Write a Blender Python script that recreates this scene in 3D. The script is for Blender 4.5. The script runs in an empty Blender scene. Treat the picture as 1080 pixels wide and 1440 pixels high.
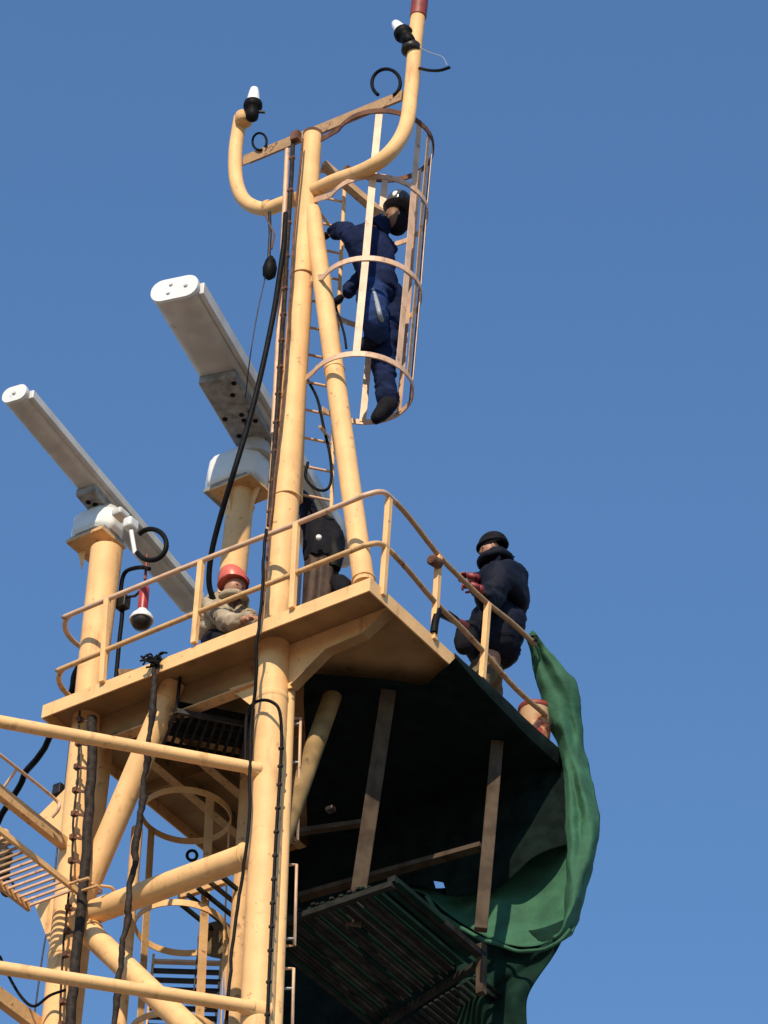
import bpy, bmesh, math, random
from mathutils import Vector, Matrix, noise
random.seed(7)
V3 = Vector
R = math.radians
sc = bpy.context.scene
# ------------------------------------------------------------------ camera
F, PITCH, ROLL = 6000.0, 39.0, 4.2
cam_d = bpy.data.cameras.new("camera"); cam = bpy.data.objects.new("camera", cam_d)
sc.collection.objects.link(cam); sc.camera = cam
CAM = V3((0, 0, 1.6))
CM = Matrix.Rotation(R(90 + PITCH), 3, 'X') @ Matrix.Rotation(R(ROLL), 3, 'Z')
cam.matrix_world = Matrix.Translation(CAM) @ CM.to_4x4()
cam_d.sensor_fit = 'VERTICAL'; cam_d.sensor_height = 24; cam_d.lens = F / 1440 * 24
cam_d.clip_start = 0.1; cam_d.clip_end = 20000
sc.render.resolution_x = 768; sc.render.resolution_y = 1024
# ------------------------------------------------------------------ sky, sun, exposure
SUN_AZ, SUN_EL = 13.0, 37.0           # degrees left of straight behind the camera, elevation
w = bpy.data.worlds.new("World"); sc.world = w; w.use_nodes = True
nt = w.node_tree; nt.nodes.clear()
sky = nt.nodes.new('ShaderNodeTexSky'); sky.sky_type = 'NISHITA'; sky.sun_disc = False
tosun = V3((-math.sin(R(SUN_AZ)) * math.cos(R(SUN_EL)), -math.cos(R(SUN_AZ)) * math.cos(R(SUN_EL)), math.sin(R(SUN_EL))))
sky.sun_elevation = R(SUN_EL); sky.sun_rotation = R(180 + SUN_AZ)
sky.altitude = 0; sky.air_density = 1.6; sky.dust_density = 0.0; sky.ozone_density = 12.0
bg = nt.nodes.new('ShaderNodeBackground'); bg.inputs[1].default_value = 0.147
wo = nt.nodes.new('ShaderNodeOutputWorld')
nt.links.new(sky.outputs[0], bg.inputs[0]); nt.links.new(bg.outputs[0], wo.inputs[0])
sd = bpy.data.lights.new("sun", 'SUN'); sd.energy = 4.9; sd.angle = R(0.5); sd.color = (1.0, 0.84, 0.62)
so = bpy.data.objects.new("sun", sd); sc.collection.objects.link(so)
so.rotation_euler = tosun.to_track_quat('Z', 'Y').to_euler(); so.location = (-20, -30, 60)
sc.view_settings.view_transform = 'Standard'; sc.view_settings.look = 'None'
sc.view_settings.exposure = 0.0; sc.view_settings.gamma = 1
# ------------------------------------------------------------------ frame of the mast: u runs along the left edge of the deck, v along its right edge
def ray(px, py): return CM @ V3(((px - 540) / F, -(py - 720) / F, -1))
TH = R(52.3)
VD = V3((math.cos(TH), math.sin(TH), 0)); UD = V3((-math.sin(TH), math.cos(TH), 0)); ZD = V3((0, 0, 1))
O = CAM + ray(521, 812) * (F / 185.0)
Z0 = O.z
def L(u, v, z): return O + UD * u + VD * v + ZD * z
def W(px, py, v=None, u=None, z=None, Y=None):
    r = ray(px, py)
    if v is not None: n = VD; c = O.dot(VD) + v
    elif u is not None: n = UD; c = O.dot(UD) + u
    elif z is not None: n = ZD; c = Z0 + z
    else: n = V3((0, 1, 0)); c = O.y + Y
    return CAM + r * ((c - CAM.dot(n)) / r.dot(n))
def uvz(p):
    q = p - O; return q.dot(UD), q.dot(VD), q.z
# ------------------------------------------------------------------ materials
def mat(name, col, rough=0.5, metal=0.0, var=0.12, scale=6.0, rust=0.0, rustcol=(0.12, 0.035, 0.015), rscale=5.0, bump=0.0, bscale=30.0, streak=0.0, spec=0.5):
    m = bpy.data.materials.new(name); m.use_nodes = True; t = m.node_tree; N = t.nodes; K = t.links
    b = N['Principled BSDF']; b.inputs['Roughness'].default_value = rough; b.inputs['Metallic'].default_value = metal; b.inputs['Specular IOR Level'].default_value = spec
    tc = N.new('ShaderNodeTexCoord')
    def nz(s, d=5, sx=None):
        n = N.new('ShaderNodeTexNoise'); n.inputs['Scale'].default_value = s; n.inputs['Detail'].default_value = d
        if sx:
            mp = N.new('ShaderNodeMapping'); mp.inputs['Scale'].default_value = sx
            K.new(tc.outputs['Object'], mp.inputs[0]); K.new(mp.outputs[0], n.inputs['Vector'])
        else: K.new(tc.outputs['Object'], n.inputs['Vector'])
        return n
    def mix(f, a, bb):
        x = N.new('ShaderNodeMix'); x.data_type = 'RGBA'
        if isinstance(f, float): x.inputs[0].default_value = f
        else: K.new(f, x.inputs[0])
        for i, c in ((6, a), (7, bb)):
            if isinstance(c, tuple): x.inputs[i].default_value = (*c, 1)
            else: K.new(c, x.inputs[i])
        return x.outputs[2]
    def ramp(src, a, c):
        r = N.new('ShaderNodeMapRange'); r.inputs[1].default_value = a; r.inputs[2].default_value = c
        K.new(src, r.inputs[0]); return r.outputs[0]
    lo = tuple(c * (1 - var) for c in col); hi = tuple(min(1, c * (1 + var)) for c in col)
    cur = mix(ramp(nz(scale).outputs[0], 0.35, 0.65), lo, hi)
    if streak:
        n = nz(4.0, 5, (3, 3, 0.6)); f = ramp(n.outputs[0], 0.62 - 0.1 * streak, 0.85)
        cur = mix(f, cur, (col[0] * 0.45, col[1] * 0.33, col[2] * 0.25))
    if rust:
        n = nz(rscale, 8); f1 = ramp(n.outputs[0], 0.70 - 0.17 * rust, 0.80 - 0.13 * rust); f2 = ramp(nz(rscale * 6.3, 3).outputs[0], 0.30, 0.62)
        mm = N.new('ShaderNodeMath'); mm.operation = 'MULTIPLY'; K.new(f1, mm.inputs[0]); K.new(f2, mm.inputs[1]); f = mm.outputs[0]
        cur = mix(f, cur, rustcol)
        K.new(ramp(f, -0.8 + rough, 1.0), b.inputs['Roughness']) if False else None
    K.new(cur, b.inputs['Base Color'])
    if bump:
        n = nz(bscale, 6); bp = N.new('ShaderNodeBump'); bp.inputs['Strength'].default_value = bump; bp.inputs['Distance'].default_value = 0.02
        K.new(n.outputs[0], bp.inputs['Height']); K.new(bp.outputs[0], b.inputs['Normal'])
    return m
YEL = (0.82, 0.50, 0.225)
M = dict(
    yellow=mat('yellow_paint', YEL, 0.6, var=0.08, scale=4.5, rust=0.4, rustcol=(0.24, 0.10, 0.045), rscale=16, streak=0.25, spec=0.3, bump=0.12, bscale=14),
    worn=mat('worn_yellow_paint', (0.64, 0.39, 0.18), 0.65, var=0.10, scale=6, rust=0.6, rscale=14, streak=0.4, bump=0.2, spec=0.3),
    under=mat(spec=0.08, name='shaded_underside_paint', col=(0.33, 0.20, 0.095), rough=0.7, var=0.25, scale=2.5, rust=0.55, rustcol=(0.07, 0.035, 0.02), rscale=3, bump=0.2),  # deck yellow darkened for the shade beneath, with random rust patches
    pink=mat('primed_cage_paint', (0.66, 0.43, 0.28), 0.5, var=0.15, scale=7, rust=0.6, rustcol=(0.16, 0.06, 0.035), rscale=12),
    rust=mat('rusty_steel', (0.13, 0.055, 0.03), 0.85, var=0.4, scale=14, rust=0.5, rustcol=(0.05, 0.02, 0.015), rscale=12, bump=0.4),
    rustY=mat('half_rusted_paint', (0.40, 0.25, 0.13), 0.7, var=0.2, scale=9, rust=1.0, rustcol=(0.10, 0.035, 0.02), rscale=9, bump=0.3),
    black=mat(spec=0.08, name='black_rubber', col=(0.008, 0.008, 0.009), rough=0.55, var=0.3, scale=20),
    cable=mat(spec=0.08, name='dark_cable', col=(0.035, 0.028, 0.025), rough=0.65, var=0.4, scale=20),
    dark=mat('dark_steel', (0.03, 0.026, 0.024), 0.45, 0.5, var=0.4, scale=12, rust=0.4, rustcol=(0.06, 0.03, 0.02)),
    white=mat('white_gelcoat', (0.72, 0.74, 0.74), 0.35, var=0.06, scale=4, rust=0.12, rustcol=(0.35, 0.32, 0.26), rscale=7),
    grey=mat('grey_casing', (0.56, 0.55, 0.52), 0.5, var=0.12, scale=5, rust=0.25, rustcol=(0.2, 0.17, 0.13), rscale=6),
    plate=mat('dark_mount_plate', (0.27, 0.26, 0.24), 0.6, 0.0, var=0.35, scale=12, rust=0.4, rustcol=(0.05, 0.035, 0.03), rscale=9),
    lens=mat('lamp_glass', (0.85, 0.86, 0.86), 0.15, var=0.03),
    red=mat('red_paint', (0.35, 0.03, 0.03), 0.4, var=0.2, scale=9),
    redrust=mat('dark_red_cap', (0.22, 0.035, 0.025), 0.55, var=0.25, scale=14, rust=0.6),
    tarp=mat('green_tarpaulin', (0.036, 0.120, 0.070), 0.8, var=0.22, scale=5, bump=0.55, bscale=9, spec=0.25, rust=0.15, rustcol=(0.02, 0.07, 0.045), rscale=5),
    shadetarp=mat(spec=0.08, name='shade_darkened_tarp', col=(0.005, 0.011, 0.010), rough=0.9, var=0.4, scale=7, bump=0.5, bscale=8),  # tarpaulin colour darkened to hold the shade under the deck
    hanger=mat(spec=0.08, name='shade_brown_hanger_paint', col=(0.080, 0.058, 0.040), rough=0.7, var=0.3, scale=7, rust=0.8, rustcol=(0.06, 0.04, 0.03), rscale=7, streak=1.0),  # hanger colour browned down to stand for shade below the deck
    dgrate=mat(spec=0.08, name='dark_grating_steel', col=(0.025, 0.026, 0.023), rough=0.7, metal=0.2, var=0.4, scale=9, rust=0.6, rustcol=(0.03, 0.02, 0.015)),  # steel darkened to carry the shade over the hanging landing
    skin=mat('skin', (0.40, 0.20, 0.125), 0.5, var=0.08, scale=20),
    tarp2=mat(spec=0.1, name='shade_dark_tarpaulin', col=(0.006, 0.024, 0.017), rough=0.85, var=0.3, scale=5, bump=0.5, bscale=9),  # tarpaulin green with the low shade mixed into its colour
    olive=mat(spec=0.2, name='shade_dimmed_yellow_paint', col=(0.26, 0.17, 0.075), rough=0.7, var=0.3, scale=5, rust=0.6, rustcol=(0.08, 0.05, 0.03), rscale=7),  # yellow paint with the under-deck shade put into its colour
    shadeskin=mat('helmet_shaded_skin', (0.20, 0.10, 0.055), 0.6, var=0.1, scale=20),  # face skin darkened to carry the helmet's shade
    coat=mat(spec=0.15, name='padded_navy_coat', col=(0.006, 0.008, 0.019), rough=0.7, var=0.3, scale=9, bump=0.9, bscale=14),
    bridge=mat(spec=0.2, name='soot_brown_steel', col=(0.055, 0.032, 0.022), rough=0.6, var=0.4, scale=8, rust=0.5, rustcol=(0.02, 0.012, 0.01), rscale=6),
    casing=mat('pale_grey_casing', (0.58, 0.59, 0.58), 0.5, var=0.1, scale=5),
    navy=mat(spec=0.08, name='navy_cloth', col=(0.012, 0.020, 0.062), rough=0.85, var=0.3, scale=9, bump=0.8, bscale=16),
    blue=mat(spec=0.08, name='blue_workwear', col=(0.02, 0.042, 0.13), rough=0.85, var=0.3, scale=9, bump=0.8, bscale=18),
    stripe=mat('grey_reflective_tape', (0.30, 0.33, 0.36), 0.4, var=0.1),
    blackcloth=mat(spec=0.08, name='black_cloth', col=(0.012, 0.012, 0.016), rough=0.8, var=0.3, scale=12, bump=0.6, bscale=20),
    khaki=mat(spec=0.08, name='khaki_cloth', col=(0.13, 0.10, 0.06), rough=0.85, var=0.35, scale=8, bump=0.7, bscale=14),
    beige=mat(spec=0.08, name='beige_jacket_cloth', col=(0.40, 0.33, 0.24), rough=0.85, var=0.2, scale=9, bump=0.8, bscale=14, rust=1.2, rustcol=(0.07, 0.055, 0.045), rscale=8),
    helmetred=mat('faded_red_plastic', (0.70, 0.15, 0.11), 0.4, var=0.08),
    helmetblk=mat('black_glossy_plastic', (0.075, 0.08, 0.085), 0.16, var=0.1),
    orange=mat('paint_splashed_bucket', (0.75, 0.50, 0.30), 0.4, var=0.1, rust=1.75, rustcol=(0.36, 0.045, 0.018), rscale=3.0),
    glove=mat('red_glove_rubber', (0.20, 0.02, 0.02), 0.5, var=0.2),
    quay=mat('quay_concrete', (0.15, 0.13, 0.11), 0.9, var=0.2, scale=0.3, bump=0.3, bscale=2),
)
# ------------------------------------------------------------------ mesh builder
class MB:
    def __init__(s): s.v = []; s.f = []; s.sm = []; s.mi = []; s.m = 0
    def add(s, vs, fs, smooth=False):
        o = len(s.v); s.v += [V3(p) for p in vs]
        for f in fs: s.f.append([i + o for i in f]); s.sm.append(smooth); s.mi.append(s.m)
        return s
    def tube(s, pts, r, n=14, caps=True, closed=False):
        pts = [V3(p) for p in pts]; rs = r if isinstance(r, (list, tuple)) else [r] * len(pts)
        k = len(pts); vs = []; up = None
        for i in range(k):
            a = pts[i - 1] if (i > 0 or closed) else pts[i]; b = pts[(i + 1) % k] if (i < k - 1 or closed) else pts[i]
            t = (b - a).normalized()
            if up is None:
                up = V3((0, 0, 1)) if abs(t.z) < 0.9 else V3((1, 0, 0))
            x = (up - t * up.dot(t)).normalized(); y = t.cross(x); up = x
            for j in range(n):
                an = 2 * math.pi * j / n
                vs.append(pts[i] + (x * math.cos(an) + y * math.sin(an)) * rs[i])
        fs = []
        for i in range(k if closed else k - 1):
            i2 = (i + 1) % k
            for j in range(n):
                fs.append([i * n + j, i * n + (j + 1) % n, i2 * n + (j + 1) % n, i2 * n + j])
        s.add(vs, fs, True)
        if caps and not closed:
            s.add(vs[:n], [list(range(n))[::-1]]); s.add(vs[-n:], [list(range(n))])
        return s
    def box(s, c, ax, ay, az):      # centre and three half vectors
        c = V3(c); vs = [c + ax * i + ay * j + az * k for i in (-1, 1) for j in (-1, 1) for k in (-1, 1)]
        s.add(vs, [[0, 1, 3, 2], [4, 6, 7, 5], [0, 4, 5, 1], [2, 3, 7, 6], [0, 2, 6, 4], [1, 5, 7, 3]]); return s
    def bar(s, a, b, w, h, side=None):  # rectangular bar from a to b, w along side, h across
        a = V3(a); b = V3(b); t = (b - a); l = t.length; t.normalize()
        side = V3(side) if side is not None else t.cross(ZD)
        x = (side - t * side.dot(t)).normalized(); y = t.cross(x)
        return s.box((a + b) / 2, t * (l / 2), x * (w / 2), y * (h / 2))
    def poly(s, pts, d):            # prism from polygon pts and thickness vector d
        pts = [V3(p) for p in pts]; n = len(pts); d = V3(d)
        s.add(pts + [p + d for p in pts], [list(range(n))[::-1], list(range(n, 2 * n))] + [[i, (i + 1) % n, n + (i + 1) % n, n + i] for i in range(n)]); return s
    def lathe(s, base, axis, prof, n=24, smooth=True):  # prof: (radius, distance)
        axis = V3(axis).normalized(); x = axis.orthogonal().normalized(); y = axis.cross(x); base = V3(base)
        vs = []
        for r, h in prof:
            for j in range(n):
                an = 2 * math.pi * j / n; vs.append(base + axis * h + (x * math.cos(an) + y * math.sin(an)) * max(r, 1e-4))
        fs = []
        for i in range(len(prof) - 1):
            for j in range(n): fs.append([i * n + j, i * n + (j + 1) % n, (i + 1) * n + (j + 1) % n, (i + 1) * n + j])
        s.add(vs, fs, smooth)
        s.add(vs[:n], [list(range(n))[::-1]]); s.add(vs[-n:], [list(range(n))]); return s
    def strap(s, pts, nrm, w, th):   # flat bar along pts; nrm(i) gives the flat's normal at each point
        k = len(pts); vs = []
        for i in range(k):
            a = pts[max(0, i - 1)]; b = pts[min(k - 1, i + 1)]; t = (b - a).normalized(); n_ = V3(nrm(i)).normalized(); x = t.cross(n_).normalized()
            for sx, sn in ((-1, -1), (1, -1), (1, 1), (-1, 1)): vs.append(pts[i] + x * (sx * w / 2) + n_ * (sn * th / 2))
        fs = []
        for i in range(k - 1):
            for j in range(4): fs.append([i * 4 + j, i * 4 + (j + 1) % 4, (i + 1) * 4 + (j + 1) % 4, (i + 1) * 4 + j])
        fs += [[3, 2, 1, 0], [4 * k - 4, 4 * k - 3, 4 * k - 2, 4 * k - 1]]
        s.add(vs, fs); return s
    def build(s, name, m, parent=None, bevel=0):
        me = bpy.data.meshes.new(name); loc = V3((0, 0, 0))
        if parent is not None: off = V3(parent['_org'])
        else: off = sum(s.v, V3()) / len(s.v); loc = off
        me.from_pydata([tuple(p - off) for p in s.v], [], s.f)
        for mm in (m if isinstance(m, (list, tuple)) else [m]): me.materials.append(M[mm] if isinstance(mm, str) else mm)
        for p, sm, mi in zip(me.polygons, s.sm, s.mi): p.use_smooth = sm; p.material_index = mi
        bm = bmesh.new(); bm.from_mesh(me); bmesh.ops.recalc_face_normals(bm, faces=bm.faces); bm.to_mesh(me); bm.free()
        o = bpy.data.objects.new(name, me); sc.collection.objects.link(o); o.location = loc
        if parent is not None: o.parent = parent
        o['_org'] = tuple(off)
        if bevel:
            b = o.modifiers.new('bevel', 'BEVEL'); b.width = bevel; b.segments = 2; b.limit_method = 'ANGLE'
        return o
def tag(o, label=None, cat=None, group=None, kind=None):
    if label: o['label'] = label
    if cat: o['category'] = cat
    if group: o['group'] = group
    if kind: o['kind'] = kind
    return o
def thing(name, loc, label, cat, group=None):
    o = bpy.data.objects.new(name, None); sc.collection.objects.link(o); o.location = loc; o['_org'] = tuple(loc)
    o.empty_display_size = 0.1
    return tag(o, label, cat, group)
def smooth(pts, n=8):                # Catmull-Rom through points
    pts = [V3(p) for p in pts]; out = []
    P = [pts[0] * 2 - pts[1]] + pts + [pts[-1] * 2 - pts[-2]]
    for i in range(1, len(P) - 2):
        for k in range(n):
            t = k / n
            out.append(0.5 * ((2 * P[i]) + (P[i + 1] - P[i - 1]) * t + (2 * P[i - 1] - 5 * P[i] + 4 * P[i + 1] - P[i + 2]) * t * t + (3 * P[i] - P[i - 1] - 3 * P[i + 1] + P[i + 2]) * t ** 3))
    out.append(pts[-1]); return out
def jit(pts, a, s=6.0):
    return [p + noise.noise_vector(p * s) * a for p in pts]
def lerp(a, b, t): return a + (b - a) * t
def resamp(a, b, n): return [lerp(V3(a), V3(b), i / n) for i in range(n + 1)]

# ------------------------------------------------------------------ ground
g = MB(); g.add([(-4000, -4000, 0), (4000, -4000, 0), (4000, 4000, 0), (-4000, 4000, 0)], [[0, 1, 2, 3]])
tag(g.build('quay_ground', 'quay'), kind='structure')

# ------------------------------------------------------------------ deck size
UM = uvz(W(58, 990, z=0))[0]; VM = uvz(W(790, 1052, v=None, u=None, z=0))[1]
# ------------------------------------------------------------------ MAST
legv = 0.30
mb0 = W(392, 862, v=legv); mt = W(440, 188, v=legv); ml = W(362, 1440, v=legv)
def toground(a, b):                 # continue the line a->b down to the ground
    t = (0 - a.z) / (b.z - a.z); return a + (b - a) * t
mast = thing('lattice_mast', toground(mb0, ml), 'tall yellow tubular ship mast whose legs, braces and bent top pipes carry the deck', 'mast')
def P(px, k): return px * k
s1 = 1 / 185.0
colw = W(384, 950, v=legv)
MB().tube([toground(colw, ml), ml, colw, W(388, 880, v=legv)], [0.135, 0.128, 0.126, 0.126], 28).build('leg', 'yellow', mast)
up = resamp(W(388, 880, v=legv), mt, 12)
MB().tube(up, [lerp(0.121, 0.080, (i / 12) ** 1.2) for i in range(13)], 28).build('upper_post', 'yellow', mast)
nb = W(512, 822, v=legv); ntp = W(439, 296, v=legv)
MB().tube([nb, lerp(nb, ntp, .5), ntp], [0.086, 0.081, 0.074], 24).build('raking_stay', 'yellow', mast)
ll_t = W(150, 775, v=legv); ll_b = W(79, 1440, v=legv)
ll_m = W(127, 965, v=legv)
MB().tube([toground(ll_m, ll_b), ll_b, ll_m, ll_t], [0.115, 0.112, 0.12, 0.135], 28).build('leg', 'yellow', mast)
# side pipes behind each leg
def side(px1, py1, px2, py2, v, r, m='yellow', nm='side_pipe'):
    a = W(px1, py1, v=v); b = W(px2, py2, v=v)
    return MB().tube([toground(a, b), b, a], r, 16).build(nm, m, mast)
side(409, 900, 388, 1440, 0.40, 0.050)
side(150, 1035, 103, 1440, 0.62, 0.062)
side(352, 1080, 328, 1440, 1.30, 0.075, 'worn', 'rear_leg')
# K braces in the front face
def brace(a, b, r, m='yellow', nm='brace'): return MB().tube([a, lerp(a, b, .5), b], r, 22).build(nm, m, mast)
brace(W(100, 1300, v=legv), W(244, 962, v=legv), 0.098)
brace(W(110, 1291, v=legv), W(362, 1198, v=legv), 0.098)
brace(W(105, 1292, v=legv), W(300, 1478, v=legv), 0.092)
brace(W(352, 1495, v=legv), W(100, 1600, v=legv), 0.09)
node = L(*uvz(W(375, 1240, v=legv)))
e = uvz(node); brace(node, L(e[0], e[1] + 0.62, -0.12), 0.075, 'olive')
# collars where braces meet, weld rings
for (a, b, t, r) in ((mb0, mt, 0.75, 0.0), ):
    pass
def collar(c, d, r, h): return MB().lathe(c - d * h / 2, d, [(r * .96, 0), (r, h * .2), (r, h * .8), (r * .96, h)], 28).build('collar', 'yellow', mast)
dleg = (colw - ml).normalized(); collar(W(382, 985, v=legv), dleg, 0.134, 0.06)
dl2 = (ll_m - ll_b).normalized(); collar(W(89, 1345, v=legv), dl2, 0.122, 0.05)
def weld(c, d, r, nm='weld_ring', m='yellow'):
    d = d.normalized(); x = d.orthogonal().normalized(); y = d.cross(x)
    MB().tube([c + (x * math.cos(2 * math.pi * i / 28) + y * math.sin(2 * math.pi * i / 28)) * (r + .002 * math.sin(i * 5)) for i in range(28)], .009, 6, closed=True).build(nm, m, mast)
weld(W(511, 816, v=legv), ntp - nb, .088); MB().box(L(*uvz(nb)[:2], .012), UD * .13, VD * .11, ZD * .011).build('foot_plate', 'yellow', mast)
for t_ in (.22, .68): weld(lerp(mb0, mt, t_), mt - mb0, lerp(.119, .09, t_))
weld(lerp(nb, ntp, .55), ntp - nb, .079)
for (x, y, x2, y2) in ((128, 1284, 150, 1277), (345, 1204, 330, 1209), (126, 1248, 135, 1225), (127, 1312, 140, 1324), (233, 986, 228, 997)):
    a_ = W(x, y, v=legv); weld(a_, W(x2, y2, v=legv) - a_, .099)
for zf in (.004,):
    for q_, r_ in ((mb0, .122), (ll_m, .122)):
        t_ = (Z0 + zf - q_.z) / ((mt - mb0) if q_ is mb0 else (ll_t - ll_m)).z; weld(q_ + ((mt - mb0) if q_ is mb0 else (ll_t - ll_m)) * t_, ZD, r_)
# J pipes at the top
jl = smooth([W(420, 279, v=legv), W(398, 286, v=legv), W(372, 294, v=legv), W(346, 284, v=legv), W(333, 258, v=legv), W(331, 215, v=legv), W(338, 166, v=legv)], 8)
MB().tube(jl, 0.062, 20).build('bent_pipe', 'yellow', mast)
MB().lathe(W(377, 292, v=legv), W(373, 293, v=legv) - W(381, 290, v=legv), [(0.064, -.025), (0.069, -.02), (0.069, .02), (0.064, .025)], 22).build('weld_ring', 'worn', mast)
jr = smooth([W(440, 270, v=legv), W(470, 255, v=.22), W(515, 238, v=.12), W(548, 215, v=.12), W(570, 180, v=.2), W(578, 130, v=legv), W(584, 60, v=legv), W(588, 22, v=legv)], 8)
MB().tube(jr, 0.064, 20).build('bent_pipe', 'yellow', mast)
MB().tube([W(588, 24, v=legv), W(590, 5, v=legv), W(592, -28, v=legv)], [0.072, 0.072, 0.07], 20).build('pipe_top', 'redrust', mast)
# rusty angle bar across the top
ba, bb = W(342, 226, v=0.37), W(565, 134, v=0.37)
k = MB(); t = (bb - ba).normalized()
k.bar(ba, bb, 0.012, 0.115, VD); k.bar(ba + ZD * 0.05 + VD * .05, bb + ZD * 0.05 + VD * .05, 0.1, 0.012, VD)
k.build('cross_bar', 'rustY', mast)
MB().bar(W(455, 232, v=0.45), W(540, 305, v=0.85), 0.09, 0.05).build('stay_bar', 'rustY', mast)
# top cap of the post with rusty lug
MB().lathe(mt, (mt - mb0), [(0.082, -0.03), (0.086, 0.0), (0.05, 0.02)], 20).build('post_cap', 'rust', mast)
MB().box(W(416, 192, v=.16), UD * .04, VD * .03, ZD * .05).build('lug', 'rust', mast, .006)
# the long rails bolted to the front of the legs
for (x0, y0, x1, y1, v) in ((0, 1015, 366, 1082, .19), (0, 1361, 358, 1417, .19)):
    a = W(x1, y1, v=v); za = a.z - Z0; b = W(x0, y0, z=za); b2 = b + (b - a) * 0.5
    MB().tube([a, b, b2], 0.05, 18).build('outrigger_pipe', 'yellow', mast)
    MB().tube([a + VD * .10 + (a - b).normalized() * .02, a + (b - a).normalized() * 0.1], [0.10, 0.052], 18).build('weld_cone', 'yellow', mast)
# gusset plates on the left leg
for pts in (((97, 1105), (96, 1190), (52, 1150)), ((48, 1268), (88, 1262), (76, 1345))):
    q = [W(x, y, v=.30) for x, y in pts]; MB().poly([p - VD * .006 for p in q], VD * 0.012).build('gusset', 'yellow', mast)

# ------------------------------------------------------------------ DECK
deck = thing('mast_deck', L(UM / 2, VM / 2, 0), 'square yellow steel deck halfway up the mast, shaded brown beneath', 'deck')
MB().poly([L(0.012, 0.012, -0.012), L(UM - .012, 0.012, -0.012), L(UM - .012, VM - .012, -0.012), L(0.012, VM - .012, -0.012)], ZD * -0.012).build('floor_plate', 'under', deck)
FH = 0.125
for nm, a, b, d in (('edge_plate', L(0, 0, 0), L(UM, 0, 0), VD), ('edge_plate', L(0, 0.0122, 0), L(0, VM, 0), UD), ('edge_plate', L(UM, 0.0122, 0), L(UM, VM, 0), -UD), ('edge_plate', L(0.0125, VM, 0), L(UM - .0125, VM, 0), -VD)):
    MB().poly([a, b, b - ZD * FH, a - ZD * FH], d * 0.012).build(nm, 'yellow', deck)
um = uvz(colw)[0]; ul = uvz(ll_m)[0]
# longitudinal web beam under the left wing (v = legv)
def web(pts, v, m='yellow', th=0.012, nm='web_plate'):
    q = [W(x, y, v=v) for x, y in pts]; return MB().poly(q, VD * th).build(nm, m, deck)
zt = -0.026
def Lw(u, z, v): return L(u, v, z)
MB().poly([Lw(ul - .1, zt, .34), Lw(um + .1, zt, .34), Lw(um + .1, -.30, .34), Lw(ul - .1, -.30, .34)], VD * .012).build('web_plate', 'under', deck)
MB().box(L((ul + um) / 2, .346, -.306), UD * ((ul - um) / 2 - .12), VD * .05, ZD * .006).build('beam_flange', 'worn', deck)
# tapered bracket from the column to the near corner
tp = [W(405, 903, v=.34), W(405, 968, v=.34), W(412, 966, v=.34), W(462, 916, v=.34), W(514, 893, v=.34)]
uu = uvz(tp[4])[0]
tp.append(L(0.016, .34, -0.06)); tp.append(L(0.016, .34, zt)); tp[0] = L(um - .1, .34, zt)
MB().poly(tp, VD * .012).build('bracket_plate', 'yellow', deck)
fl = [W(408, 967, v=.34), W(412, 966, v=.34), W(462, 916, v=.34), W(514, 893, v=.34), L(0.02, .34, -.064)]
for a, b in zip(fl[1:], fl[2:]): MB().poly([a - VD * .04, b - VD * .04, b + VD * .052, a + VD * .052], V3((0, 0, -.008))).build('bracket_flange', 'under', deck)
# left-hand gusset by the column
MB().poly([W(358, 957, v=.33), W(358, 996, v=.33), W(322, 968, v=.33)], VD * .01).build('gusset', 'yellow', deck)
# floor beams running in the v direction
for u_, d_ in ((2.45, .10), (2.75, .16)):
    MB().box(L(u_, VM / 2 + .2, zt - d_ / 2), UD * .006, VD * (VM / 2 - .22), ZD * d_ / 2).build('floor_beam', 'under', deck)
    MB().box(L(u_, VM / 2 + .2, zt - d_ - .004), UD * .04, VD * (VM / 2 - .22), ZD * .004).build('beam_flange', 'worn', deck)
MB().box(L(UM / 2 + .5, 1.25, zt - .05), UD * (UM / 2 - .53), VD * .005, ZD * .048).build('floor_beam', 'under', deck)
# cable tray grille hanging under the deck
hz = -0.36
gr = thing('hatch_grille', W(296, 1033, z=hz), 'black barred grille hung under the deck left of the main column', 'grille')
cs = [W(x, y, z=hz) for x, y in ((248, 1000), (352, 1020), (338, 1066), (228, 1046))]
k = MB()
for i in range(4): k.bar(cs[i], cs[(i + 1) % 4], .03, .04)
k.build('frame', 'dark', gr)
MB().poly([c + ZD * .09 for c in cs], ZD * .01).build('backing_plate', 'black', gr)
for i in range(1, 9):
    a = lerp(cs[0], cs[1], i / 9); b = lerp(cs[3], cs[2], i / 9)
    MB().bar(a, b, .022, .03).build('grille_bar', 'dgrate', gr)
for t_ in (.33, .66): MB().bar(lerp(cs[0], cs[3], t_) + ZD * .03, lerp(cs[1], cs[2], t_) + ZD * .03, .015, .02).build('cross_rod', 'dgrate', gr)
for c in cs: MB().bar(c, c + ZD * (-hz - .03), .02, .02, UD).build('hanger_rod', 'dark', gr)

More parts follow.
